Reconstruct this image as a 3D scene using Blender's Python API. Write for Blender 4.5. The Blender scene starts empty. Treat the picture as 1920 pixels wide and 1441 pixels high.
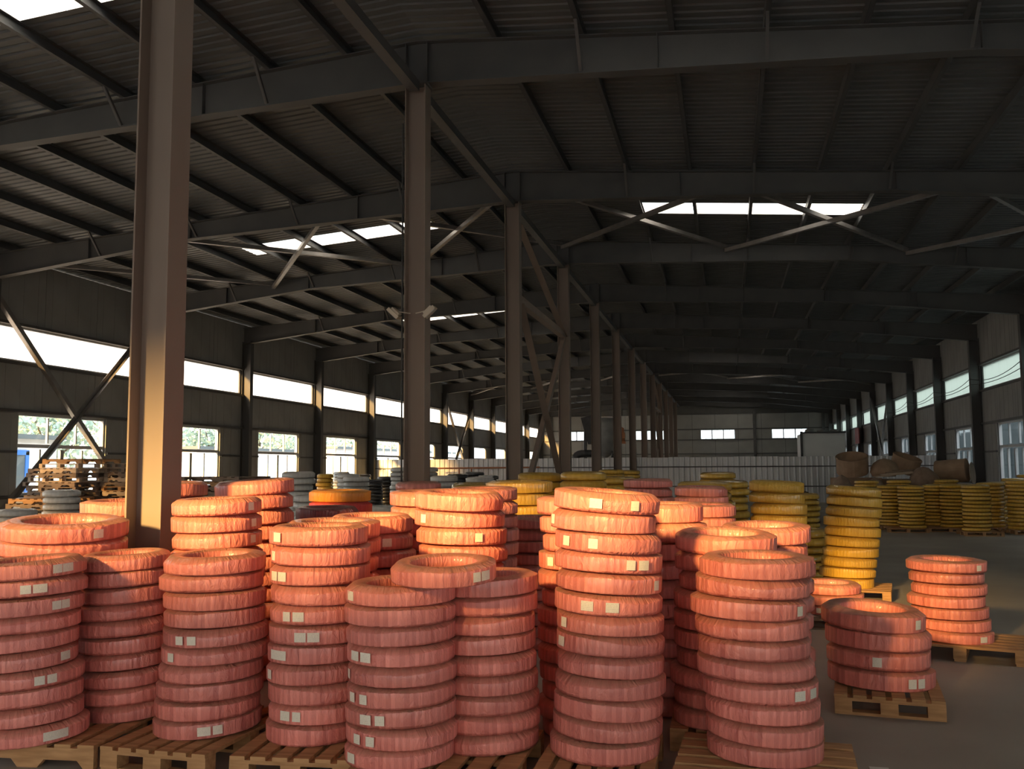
import bpy, math, random
from mathutils import Vector, Matrix
S = bpy.context.scene
C = S.collection
D = bpy.data
rnd = random.Random(7)
PI = math.pi

# ------------------------------------------------------------------ camera, sky, sun, exposure
FOC, YAW, PITCH, ROLL, EYE = 1726.65, 0.22874, 0.08954, -0.00584, 1.65
cam_data = D.cameras.new('camera')
cam = D.objects.new('camera', cam_data)
C.objects.link(cam)
cam_data.sensor_fit = 'HORIZONTAL'
cam_data.sensor_width = 36.0
cam_data.lens = FOC / 1920 * 36.0
cam_data.clip_end = 500
fwd = Vector((-math.sin(YAW) * math.cos(PITCH), math.cos(YAW) * math.cos(PITCH), math.sin(PITCH)))
rgt = Vector((math.cos(YAW), math.sin(YAW), 0))
upv = rgt.cross(fwd)
r2 = rgt * math.cos(ROLL) + upv * math.sin(ROLL)
u2 = -rgt * math.sin(ROLL) + upv * math.cos(ROLL)
mw = Matrix((r2, u2, -fwd)).transposed().to_4x4()
mw.translation = (0, 0, EYE)
cam.matrix_world = mw
S.camera = cam

S.view_settings.view_transform = 'Standard'
S.view_settings.look = 'None'
S.view_settings.gamma = 1
S.view_settings.use_curve_mapping = False
S.view_settings.exposure = 0.0
S.cycles.max_bounces = 10
S.cycles.diffuse_bounces = 5
S.cycles.transparent_max_bounces = 12
S.cycles.sample_clamp_indirect = 6
S.cycles.caustics_reflective = False
S.cycles.caustics_refractive = False

world = D.worlds.new('sky')
S.world = world
world.use_nodes = True
wn = world.node_tree.nodes['Background']
wn.inputs[0].default_value = (0.93, 0.96, 1.0, 1)
wn.inputs[1].default_value = 4.6

SUN_AZ, SUN_EL = 20.0, 17.0        # degrees: towards the left behind the camera, above the horizon
sun_data = D.lights.new('low_sun', 'SUN')
sun_data.energy = 29.0
sun_data.color = (1.0, 0.55, 0.17)
sun_data.angle = math.radians(6.5)
sun = D.objects.new('low_sun', sun_data)
C.objects.link(sun)
sdir = Vector((math.sin(math.radians(SUN_AZ)) * math.cos(math.radians(SUN_EL)),
               math.cos(math.radians(SUN_AZ)) * math.cos(math.radians(SUN_EL)), -math.sin(math.radians(SUN_EL))))
sun.rotation_euler = sdir.to_track_quat('-Z', 'Y').to_euler()
sun.location = (-20, -60, 15)

# ------------------------------------------------------------------ node materials
def new_mat(name):
    m = D.materials.new(name)
    m.use_nodes = True
    return m, m.node_tree.nodes, m.node_tree.links, m.node_tree.nodes['Principled BSDF']

def noise(N, L, scale, detail=3, coord='Object', stretch=None):
    tc = N.new('ShaderNodeTexCoord')
    out = tc.outputs[coord]
    if stretch:
        mp = N.new('ShaderNodeMapping')
        mp.inputs['Scale'].default_value = stretch
        L.new(out, mp.inputs[0])
        out = mp.outputs[0]
    n = N.new('ShaderNodeTexNoise')
    n.inputs['Scale'].default_value = scale
    n.inputs['Detail'].default_value = detail
    L.new(out, n.inputs['Vector'])
    return n.outputs['Fac']

def ramp(N, L, fac, c0, c1, p0=0.3, p1=0.7):
    r = N.new('ShaderNodeValToRGB')
    r.color_ramp.elements[0].position = p0
    r.color_ramp.elements[1].position = p1
    r.color_ramp.elements[0].color = (*c0, 1)
    r.color_ramp.elements[1].color = (*c1, 1)
    L.new(fac, r.inputs[0])
    return r.outputs[0]

def bump(N, L, fac, B, strength=0.3, dist=0.01):
    b = N.new('ShaderNodeBump')
    b.inputs['Strength'].default_value = strength
    b.inputs['Distance'].default_value = dist
    L.new(fac, b.inputs['Height'])
    L.new(b.outputs[0], B.inputs['Normal'])

def simple(name, c0, c1=None, rough=0.6, metal=0.0, scale=3, stretch=None, bmp=0.0, spec=0.5, coat=0.0):
    m, N, L, B = new_mat(name)
    B.inputs['Roughness'].default_value = rough
    B.inputs['Metallic'].default_value = metal
    B.inputs['Specular IOR Level'].default_value = spec
    B.inputs['Coat Weight'].default_value = coat
    if c1 is None:
        c1 = tuple(min(1, x * 1.15) for x in c0)
    f = noise(N, L, scale, 4, 'Object', stretch)
    L.new(ramp(N, L, f, c0, c1), B.inputs['Base Color'])
    if bmp:
        bump(N, L, f, B, bmp)
    return m

def math_node(N, L, op, a, b=None):
    n = N.new('ShaderNodeMath')
    n.operation = op
    for i, x in enumerate((a, b)):
        if x is None:
            continue
        if isinstance(x, (int, float)):
            n.inputs[i].default_value = x
        else:
            L.new(x, n.inputs[i])
    return n.outputs[0]

def mix_rgb(N, L, fac, a, b, mode='MIX'):
    n = N.new('ShaderNodeMix')
    n.data_type = 'RGBA'
    n.blend_type = mode
    for sock, x in ((n.inputs[0], fac), (n.inputs[6], a), (n.inputs[7], b)):
        if isinstance(x, (int, float)):
            sock.default_value = x
        elif isinstance(x, tuple):
            sock.default_value = (*x, 1)
        else:
            L.new(x, sock)
    return n.outputs[2]

def wrap_mat(name, c0, c1, dust, rough=0.42, coat=0.35, dustk=0.45):
    """woven plastic tape wound round the hose coil: each turn (UV.x) has its own shade; thin film gloss, dust on top"""
    m, N, L, B = new_mat(name)
    uv = N.new('ShaderNodeTexCoord')
    sx = N.new('ShaderNodeSeparateXYZ')
    L.new(uv.outputs['UV'], sx.inputs[0])
    oi = N.new('ShaderNodeObjectInfo')
    turn = math_node(N, L, 'FLOOR', sx.outputs['X'])
    w = math_node(N, L, 'ADD', turn, math_node(N, L, 'MULTIPLY', oi.outputs['Random'], 173.0))
    wn_ = N.new('ShaderNodeTexWhiteNoise')
    wn_.noise_dimensions = '1D'
    L.new(w, wn_.inputs['W'])
    fr = math_node(N, L, 'FRACT', sx.outputs['X'])
    lap = math_node(N, L, 'LESS_THAN', fr, 0.42)
    grp = N.new('ShaderNodeTexNoise')
    grp.noise_dimensions = '1D'
    grp.inputs['Scale'].default_value = 0.23
    L.new(w, grp.inputs['W'])
    k = math_node(N, L, 'ADD', math_node(N, L, 'ADD', math_node(N, L, 'MULTIPLY', wn_.outputs['Value'], 0.42), math_node(N, L, 'MULTIPLY', lap, 0.28)), math_node(N, L, 'MULTIPLY', math_node(N, L, 'SUBTRACT', grp.outputs['Fac'], 0.3), 0.75))
    col = mix_rgb(N, L, k, c0, c1)
    val = N.new('ShaderNodeHueSaturation')
    L.new(math_node(N, L, 'ADD', math_node(N, L, 'MULTIPLY', oi.outputs['Random'], 0.22), 0.89), val.inputs['Value'])
    L.new(col, val.inputs['Color'])
    col = val.outputs[0]
    ge = N.new('ShaderNodeNewGeometry')
    sn = N.new('ShaderNodeSeparateXYZ')
    L.new(ge.outputs['Normal'], sn.inputs[0])
    up = N.new('ShaderNodeMapRange')
    up.inputs['From Min'].default_value = 0.45
    up.inputs['From Max'].default_value = 0.95
    L.new(sn.outputs['Z'], up.inputs['Value'])
    nz = noise(N, L, 9, 4, 'Object')
    df = math_node(N, L, 'MULTIPLY', math_node(N, L, 'MULTIPLY', up.outputs[0], nz), dustk * 2)
    col = mix_rgb(N, L, df, col, dust)
    L.new(col, B.inputs['Base Color'])
    L.new(math_node(N, L, 'MULTIPLY', math_node(N, L, 'FRACT', math_node(N, L, 'MULTIPLY', oi.outputs['Random'], 37.0)), coat * 2), B.inputs['Coat Weight'])
    B.inputs['Coat Roughness'].default_value = 0.17
    rr = N.new('ShaderNodeMapRange')
    rr.inputs['To Min'].default_value = rough - 0.08
    rr.inputs['To Max'].default_value = rough + 0.2
    L.new(nz, rr.inputs['Value'])
    L.new(rr.outputs[0], B.inputs['Roughness'])
    mp = N.new('ShaderNodeMapping')
    mp.inputs['Scale'].default_value = (0.55, 2.2, 1)
    L.new(uv.outputs['UV'], mp.inputs[0])
    off = N.new('ShaderNodeVectorMath')
    off.operation = 'ADD'
    L.new(mp.outputs[0], off.inputs[0])
    cmb = N.new('ShaderNodeCombineXYZ')
    L.new(math_node(N, L, 'MULTIPLY', oi.outputs['Random'], 91.0), cmb.inputs['Z'])
    L.new(cmb.outputs[0], off.inputs[1])
    wr = N.new('ShaderNodeTexNoise')
    wr.inputs['Scale'].default_value = 2.6
    wr.inputs['Detail'].default_value = 3
    wr.inputs['Distortion'].default_value = 1.2
    L.new(off.outputs[0], wr.inputs['Vector'])
    bump(N, L, wr.outputs['Fac'], B, 0.8, 0.012)
    return m

M = {}
M['pink'] = wrap_mat('pink_tape', (0.49, 0.132, 0.113), (0.83, 0.29, 0.243), (0.36, 0.20, 0.13), coat=0.3, dustk=0.6)
M['yellow'] = wrap_mat('yellow_tape', (0.62, 0.345, 0.03), (0.78, 0.475, 0.065), (0.42, 0.30, 0.10), coat=0.6)
M['grey'] = wrap_mat('grey_tape', (0.55, 0.54, 0.52), (0.68, 0.67, 0.64), (0.5, 0.46, 0.42))
M['black'] = wrap_mat('black_film', (0.02, 0.021, 0.024), (0.05, 0.05, 0.055), (0.12, 0.11, 0.10), rough=0.3, coat=0.8, dustk=0.2)
M['orange'] = wrap_mat('orange_tape', (0.70, 0.24, 0.02), (0.80, 0.33, 0.04), (0.5, 0.27, 0.1))
M['red'] = wrap_mat('red_tape', (0.62, 0.03, 0.035), (0.72, 0.06, 0.06), (0.45, 0.12, 0.1))
M['maroon'] = wrap_mat('maroon_tape', (0.22, 0.05, 0.06), (0.30, 0.085, 0.09), (0.28, 0.14, 0.12))
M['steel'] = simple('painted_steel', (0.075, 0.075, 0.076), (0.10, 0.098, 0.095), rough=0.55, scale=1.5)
M['column'] = simple('primed_steel', (0.215, 0.168, 0.138), (0.265, 0.205, 0.168), rough=0.6, scale=1.2)
M['brace'] = simple('bright_angle_steel', (0.22, 0.205, 0.195), (0.29, 0.27, 0.255), rough=0.36, metal=0.4, scale=4)
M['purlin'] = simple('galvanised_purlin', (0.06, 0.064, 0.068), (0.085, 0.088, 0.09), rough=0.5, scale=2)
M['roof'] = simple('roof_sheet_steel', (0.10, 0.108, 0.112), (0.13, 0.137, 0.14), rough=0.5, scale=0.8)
M['wall'] = simple('wall_panel_steel', (0.27, 0.267, 0.25), (0.33, 0.323, 0.305), rough=0.55, scale=0.9)
M['joint'] = simple('joint_dark', (0.10, 0.10, 0.095), rough=0.8)
M['floor'] = simple('floor_concrete', (0.26, 0.225, 0.19), (0.37, 0.33, 0.28), rough=0.72, scale=0.55, bmp=0.05)
M['frame'] = simple('window_aluminium', (0.45, 0.46, 0.47), rough=0.4, metal=0.2)
M['wood'] = simple('pallet_wood', (0.33, 0.17, 0.07), (0.52, 0.30, 0.14), rough=0.75, scale=5, stretch=(1, 6, 6), bmp=0.1)
M['woodold'] = simple('old_pallet_wood', (0.17, 0.12, 0.085), (0.30, 0.22, 0.16), rough=0.85, scale=5, stretch=(1, 6, 6))
M['woodpale'] = simple('pale_pallet_wood', (0.46, 0.34, 0.24), (0.60, 0.47, 0.35), rough=0.8, scale=5, stretch=(1, 6, 6))
M['fence'] = simple('fence_sheet', (0.60, 0.59, 0.60), (0.74, 0.73, 0.74), rough=0.32, metal=0.25, scale=1.2, stretch=(6, 6, 0.6))
M['fencerail'] = simple('fence_rail', (0.10, 0.095, 0.095), rough=0.5)
M['card'] = simple('brown_board', (0.34, 0.22, 0.14), (0.44, 0.30, 0.20), rough=0.85, scale=4)
M['cardpale'] = simple('pale_board', (0.40, 0.33, 0.26), (0.50, 0.42, 0.34), rough=0.85, scale=4)
M['sack'] = simple('sack_cloth', (0.52, 0.50, 0.48), (0.66, 0.64, 0.62), rough=0.8, scale=8, bmp=0.3)
M['brownsack'] = simple('brown_sack_cloth', (0.26, 0.175, 0.125), (0.36, 0.25, 0.185), rough=0.9, scale=7, bmp=0.3)
M['white'] = simple('white_sheet', (0.62, 0.63, 0.63), (0.70, 0.71, 0.71), rough=0.5, scale=0.7)
M['darkmetal'] = simple('dark_duct_metal', (0.035, 0.036, 0.04), (0.06, 0.06, 0.065), rough=0.45)
M['greymetal'] = simple('grey_tank_metal', (0.22, 0.22, 0.215), (0.30, 0.30, 0.29), rough=0.5)
M['rust'] = simple('red_lead_pipe', (0.36, 0.13, 0.06), (0.45, 0.19, 0.09), rough=0.6)
M['lamp'] = simple('lamp_housing', (0.42, 0.36, 0.28), (0.5, 0.44, 0.34), rough=0.4)
M['lens'] = simple('lamp_glass', (0.5, 0.5, 0.48), rough=0.15)
M['ground'] = simple('yard_concrete', (0.42, 0.41, 0.39), (0.52, 0.51, 0.48), rough=0.9, scale=0.4)
M['blue'] = simple('blue_paint', (0.05, 0.20, 0.62), rough=0.5)
M['outwhite'] = simple('white_render', (0.74, 0.76, 0.78), (0.82, 0.83, 0.84), rough=0.8, scale=0.5)
M['cream'] = simple('cream_bounce', (0.80, 0.70, 0.58), (0.84, 0.75, 0.63), rough=0.85, scale=0.5)  # cream tone for warm fill bounced off the added front block
M['outgrey'] = simple('grey_cladding', (0.11, 0.14, 0.155), (0.14, 0.17, 0.185), rough=0.7, scale=0.4)
M['leaf'] = simple('tree_leaves', (0.26, 0.37, 0.31), (0.42, 0.53, 0.46), rough=0.6, scale=3)
M['bark'] = simple('tree_bark', (0.12, 0.09, 0.06), rough=0.9)
M['notice'] = simple('red_board', (0.30, 0.05, 0.05), rough=0.6)
M['cable'] = simple('cable_rubber', (0.02, 0.02, 0.02), rough=0.6)
M['paper'] = simple('scrap_paper', (0.6, 0.59, 0.56), rough=0.8)

def label_mat():
    """cream paper sticker with faint lines of small print"""
    m, N, L, B = new_mat('paper_sticker')
    uv = N.new('ShaderNodeTexCoord')
    sx = N.new('ShaderNodeSeparateXYZ')
    L.new(uv.outputs['UV'], sx.inputs[0])
    line = math_node(N, L, 'LESS_THAN', math_node(N, L, 'FRACT', math_node(N, L, 'MULTIPLY', sx.outputs['Y'], 6.0)), 0.4)
    mp = N.new('ShaderNodeMapping')
    mp.inputs['Scale'].default_value = (14, 6, 1)
    L.new(uv.outputs['UV'], mp.inputs[0])
    n = N.new('ShaderNodeTexNoise')
    n.inputs['Scale'].default_value = 2
    L.new(mp.outputs[0], n.inputs['Vector'])
    ink = math_node(N, L, 'MULTIPLY', line, math_node(N, L, 'GREATER_THAN', n.outputs['Fac'], 0.5))
    col = mix_rgb(N, L, math_node(N, L, 'MULTIPLY', ink, 0.45), (0.78, 0.73, 0.62), (0.30, 0.27, 0.24))
    L.new(col, B.inputs['Base Color'])
    B.inputs['Roughness'].default_value = 0.5
    B.inputs['Coat Weight'].default_value = 0.3
    return m
M['label'] = label_mat()

def glass_mat(name, tint, gloss=0.08):
    m, N, L, B = new_mat(name)
    N.remove(B)
    o = N['Material Output']
    t = N.new('ShaderNodeBsdfTransparent')
    t.inputs[0].default_value = (*tint, 1)
    g = N.new('ShaderNodeBsdfGlossy')
    g.inputs['Roughness'].default_value = 0.05
    x = N.new('ShaderNodeMixShader')
    x.inputs[0].default_value = gloss
    L.new(t.outputs[0], x.inputs[1])
    L.new(g.outputs[0], x.inputs[2])
    L.new(x.outputs[0], o.inputs[0])
    return m

def translucent_mat(name, tint, clear):
    """glass-fibre daylight sheet: scatters light through, partly see-through"""
    m, N, L, B = new_mat(name)
    N.remove(B)
    o = N['Material Output']
    tr = N.new('ShaderNodeBsdfTranslucent')
    tr.inputs[0].default_value = (*tint, 1)
    df = N.new('ShaderNodeBsdfDiffuse')
    df.inputs[0].default_value = (*tint, 1)
    x = N.new('ShaderNodeMixShader')
    x.inputs[0].default_value = 0.25
    L.new(tr.outputs[0], x.inputs[1])
    L.new(df.outputs[0], x.inputs[2])
    t = N.new('ShaderNodeBsdfTransparent')
    t.inputs[0].default_value = (*tint, 1)
    y = N.new('ShaderNodeMixShader')
    y.inputs[0].default_value = clear
    L.new(x.outputs[0], y.inputs[1])
    L.new(t.outputs[0], y.inputs[2])
    L.new(y.outputs[0], o.inputs[0])
    return m
M['glass'] = glass_mat('window_glass', (0.93, 0.97, 0.97))
M['frpleft'] = translucent_mat('daylight_sheet_clear', (0.95, 0.97, 0.95), 0.4)
M['frpright'] = translucent_mat('daylight_sheet_greenish', (0.33, 0.395, 0.34), 0.03)
M['skylight'] = translucent_mat('roof_daylight_sheet', (0.93, 0.96, 0.95), 0.0)

# ------------------------------------------------------------------ mesh helpers
class MB:
    def __init__(self):
        self.v, self.f, self.uv = [], [], None
    def box(self, c, s, rz=0.0, ry=0.0, rx=0.0):
        n = len(self.v)
        R = Matrix.Rotation(rz, 3, 'Z') @ Matrix.Rotation(ry, 3, 'Y') @ Matrix.Rotation(rx, 3, 'X')
        for dx, dy, dz in ((-1, -1, -1), (1, -1, -1), (1, 1, -1), (-1, 1, -1), (-1, -1, 1), (1, -1, 1), (1, 1, 1), (-1, 1, 1)):
            p = R @ Vector((dx * s[0] / 2, dy * s[1] / 2, dz * s[2] / 2))
            self.v.append((p.x + c[0], p.y + c[1], p.z + c[2]))
        for q in ((0, 3, 2, 1), (4, 5, 6, 7), (0, 1, 5, 4), (1, 2, 6, 5), (2, 3, 7, 6), (3, 0, 4, 7)):
            self.f.append(tuple(n + i for i in q))
        return self
    def span(self, x0, x1, y0, y1, z0, z1):
        return self.box(((x0 + x1) / 2, (y0 + y1) / 2, (z0 + z1) / 2), (x1 - x0, y1 - y0, z1 - z0))
    def prism_y(self, pts, y0, y1):
        n, k = len(self.v), len(pts)
        self.v += [(x, y0, z) for x, z in pts] + [(x, y1, z) for x, z in pts]
        self.f.append(tuple(n + i for i in range(k)))
        self.f.append(tuple(n + k + i for i in reversed(range(k))))
        for i in range(k):
            j = (i + 1) % k
            self.f.append((n + j, n + i, n + k + i, n + k + j))
        return self
    def bar(self, a, b, w, h=None):
        """rectangular bar from a to b"""
        h = h or w
        a, b = Vector(a), Vector(b)
        d = (b - a).normalized()
        s = d.cross(Vector((0, 0, 1)))
        s = Vector((1, 0, 0)) if s.length < 1e-4 else s.normalized()
        t = s.cross(d)
        n = len(self.v)
        for p in (a, b):
            for i, j in ((-1, -1), (1, -1), (1, 1), (-1, 1)):
                q = p + s * i * w / 2 + t * j * h / 2
                self.v.append(tuple(q))
        for q in ((3, 2, 1, 0), (4, 5, 6, 7), (0, 1, 5, 4), (1, 2, 6, 5), (2, 3, 7, 6), (3, 0, 4, 7)):
            self.f.append(tuple(n + i for i in q))
        return self
    def angle(self, a, b, w, t=0.008):
        """steel angle section from a to b: two thin legs"""
        a, b = Vector(a), Vector(b)
        d = (b - a).normalized()
        s = d.cross(Vector((0, 0, 1)))
        s = Vector((1, 0, 0)) if s.length < 1e-4 else s.normalized()
        u = s.cross(d)
        o = s * w / 2
        self.bar(a, b, w, t)
        self.bar(a + o + u * w / 2, b + o + u * w / 2, t, w)
        return self
    def tube(self, pts, r, k=8, closed_ends=True):
        n0 = len(self.v)
        pts = [Vector(p) for p in pts]
        for i, p in enumerate(pts):
            d = (pts[min(i + 1, len(pts) - 1)] - pts[max(i - 1, 0)]).normalized()
            s = d.cross(Vector((0, 0, 1)))
            s = Vector((1, 0, 0)) if s.length < 1e-3 else s.normalized()
            u = s.cross(d)
            rr = r[i] if isinstance(r, (list, tuple)) else r
            for j in range(k):
                a = 2 * PI * j / k
                self.v.append(tuple(p + s * rr * math.cos(a) + u * rr * math.sin(a)))
        for i in range(len(pts) - 1):
            for j in range(k):
                a, b = n0 + i * k + j, n0 + i * k + (j + 1) % k
                self.f.append((a, b, b + k, a + k))
        if closed_ends:
            self.f.append(tuple(n0 + j for j in reversed(range(k))))
            self.f.append(tuple(n0 + (len(pts) - 1) * k + j for j in range(k)))
        return self
    def lathe(self, prof, k=24, c=(0, 0, 0), lump=0.0):
        n0, m = len(self.v), len(prof)
        for j in range(k):
            a = 2 * PI * j / k
            for r, z in prof:
                q = 1 + lump * math.sin(3 * a + z * 5) + lump * 0.6 * math.sin(5 * a - z * 9)
                self.v.append((c[0] + r * q * math.cos(a), c[1] + r * q * math.sin(a), c[2] + z))
        for j in range(k):
            for i in range(m - 1):
                a, b = n0 + j * m + i, n0 + ((j + 1) % k) * m + i
                self.f.append((a, b, b + 1, a + 1))
        return self
    def mesh(self, name, mat, smooth=False):
        me = D.meshes.new(name)
        me.from_pydata(self.v, [], self.f)
        if self.uv:
            l = me.uv_layers.new(name='UVMap')
            flat = []
            for p in me.polygons:
                for li in p.loop_indices:
                    flat.append(self.uv[p.index][li - p.loop_start])
            l.data.foreach_set('uv', [c for q in flat for c in q])
        me.materials.append(M[mat])
        if smooth:
            me.polygons.foreach_set('use_smooth', [True] * len(me.polygons))
        me.update()
        return me
    def build(self, name, mat, parent=None, smooth=False):
        return link(name, self.mesh(name, mat, smooth), parent)

def link(name, me, parent=None, loc=(0, 0, 0), rz=0.0):
    o = D.objects.new(name, me)
    C.objects.link(o)
    o.parent = parent
    o.location = loc
    o.rotation_euler = (0, 0, rz)
    return o

def tag(o, label, cat, group=None, kind=None):
    o['label'] = label
    o['category'] = cat
    if group:
        o['group'] = group
    if kind:
        o['kind'] = kind
    return o

def struct(o):
    o['kind'] = 'structure'
    return o

def copy_tree(o, kids, parent=None):
    c = o.copy()
    C.objects.link(c)
    c.parent = parent
    for k in kids.get(o.name, ()):
        copy_tree(k, kids, c)
    return c

ORD = ['topmost', 'second', 'third', 'fourth', 'fifth', 'sixth', 'seventh', 'eighth', 'ninth', 'tenth', 'eleventh', 'twelfth', 'thirteenth', 'fourteenth', 'fifteenth']

# ------------------------------------------------------------------ building dimensions
XL, XR, XC = -17.05, 9.0, -4.18          # wall faces, ridge / centre columns
Y0, BAY, NB = 6.13, 6.0, 13              # first frame in view, bay length, last frame
YF, YB = -5.9, 84.4                     # front wall behind the camera, far end wall
Z_SILL, Z_HEAD, Z_S0, Z_S1, Z_EAVE = 1.03, 3.06, 4.33, 5.19, 6.86
RIDGE, SLOPE = 7.73, 0.078
def raft_top(x):
    return RIDGE - SLOPE * abs(x - XC)
ROW = 12.0 / 13.0
ROW0 = 8.95

# floor
MB().span(XL - 0.3, XR + 0.3, YF, YB, -0.25, 0).build('floor', 'floor')['kind'] = 'structure'

# ceiling: ridge cap + roofing sheets + purlins
half = {1: XR + 0.25 - XC, -1: XC - (XL - 0.25)}
ceil = MB()
zr = RIDGE + 0.175
ceil.prism_y([(XC - 0.25, zr - 0.25 * SLOPE + 0.03), (XC, zr + 0.03), (XC + 0.25, zr - 0.25 * SLOPE + 0.03), (XC + 0.25, zr - 0.25 * SLOPE + 0.035), (XC, zr + 0.04), (XC - 0.25, zr - 0.25 * SLOPE + 0.035)], YF, YB)
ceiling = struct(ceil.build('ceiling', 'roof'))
def sheet_mesh(s, a, b):
    """corrugated sheet from distance a to b down the slope on side s; ribs run down the slope"""
    mb = MB()
    prof = []
    n = 5
    for i in range(n):
        y = i * ROW / n
        prof += [(y, 0.0), (y + 0.115, 0.0), (y + 0.132, 0.028), (y + 0.165, 0.028)]
    prof.append((ROW + 0.012, 0.0))
    for d in (a, b):
        for y, z in prof:
            mb.v.append((XC + s * d, y, zr - SLOPE * d + z))
    k = len(prof)
    for i in range(k - 1):
        q = (i, i + 1, k + i + 1, k + i)
        mb.f.append(q if s < 0 else q[::-1])
    return mb.mesh('roof_sheet', 'roof')
SKY = {1: (2.33, 7.22), -1: (2.75, 7.85)}
SH = {}
for s in (1, -1):
    SH[s] = (sheet_mesh(s, 0, half[s]), sheet_mesh(s, 0, SKY[s][0]), sheet_mesh(s, SKY[s][1], half[s]))
wcount = [0]
def wname():
    wcount[0] += 1
    return 'window_%d' % wcount[0]
j0 = int(math.floor((YF - ROW0) / ROW))
j1 = int(math.ceil((YB - ROW0) / ROW))
for j in range(j0, j1):
    y = ROW0 + j * ROW
    sky = (j % 13 == 0)
    for s in (1, -1):
        if not sky or (j == 26 and s > 0):
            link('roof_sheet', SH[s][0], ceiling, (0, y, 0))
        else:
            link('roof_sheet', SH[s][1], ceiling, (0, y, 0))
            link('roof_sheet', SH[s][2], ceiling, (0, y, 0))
            mb = MB()
            a, b = SKY[s]
            n = 4
            w = struct(MB().span(XC + s * (a + 0.0), XC + s * (a + 0.03), y, y + ROW, zr - SLOPE * a - 0.02, zr - SLOPE * a + 0.02).build(wname(), 'frame'))
            for q in range(n):
                d0, d1 = a + (b - a) * q / n, a + (b - a) * (q + 1) / n - 0.015
                pts = [(XC + s * d0, zr - SLOPE * d0), (XC + s * d1, zr - SLOPE * d1), (XC + s * d1, zr - SLOPE * d1 + 0.004), (XC + s * d0, zr - SLOPE * d0 + 0.004)]
                MB().prism_y(pts, y, y + ROW).build('daylight_pane', 'skylight', w)
PUR = [1.12 + 1.225 * k for k in range(11)]
for s in (1, -1):
    for d in PUR:
        if d > half[s] - 0.3:
            continue
        x, z = XC + s * d, raft_top(XC + s * d)
        mb = MB()
        mb.span(x - 0.0035, x + 0.0035, YF + 0.1, YB - 0.1, z + 0.003, z + 0.172)
        mb.span(x, x + 0.068, YF + 0.1, YB - 0.1, z + 0.003, z + 0.010)
        mb.span(x, x + 0.068, YF + 0.1, YB - 0.1, z + 0.163, z + 0.170)
        mb.span(x + 0.061, x + 0.068, YF + 0.1, YB - 0.1, z + 0.01, z + 0.03)
        mb.build('purlin', 'purlin', ceiling)

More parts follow.
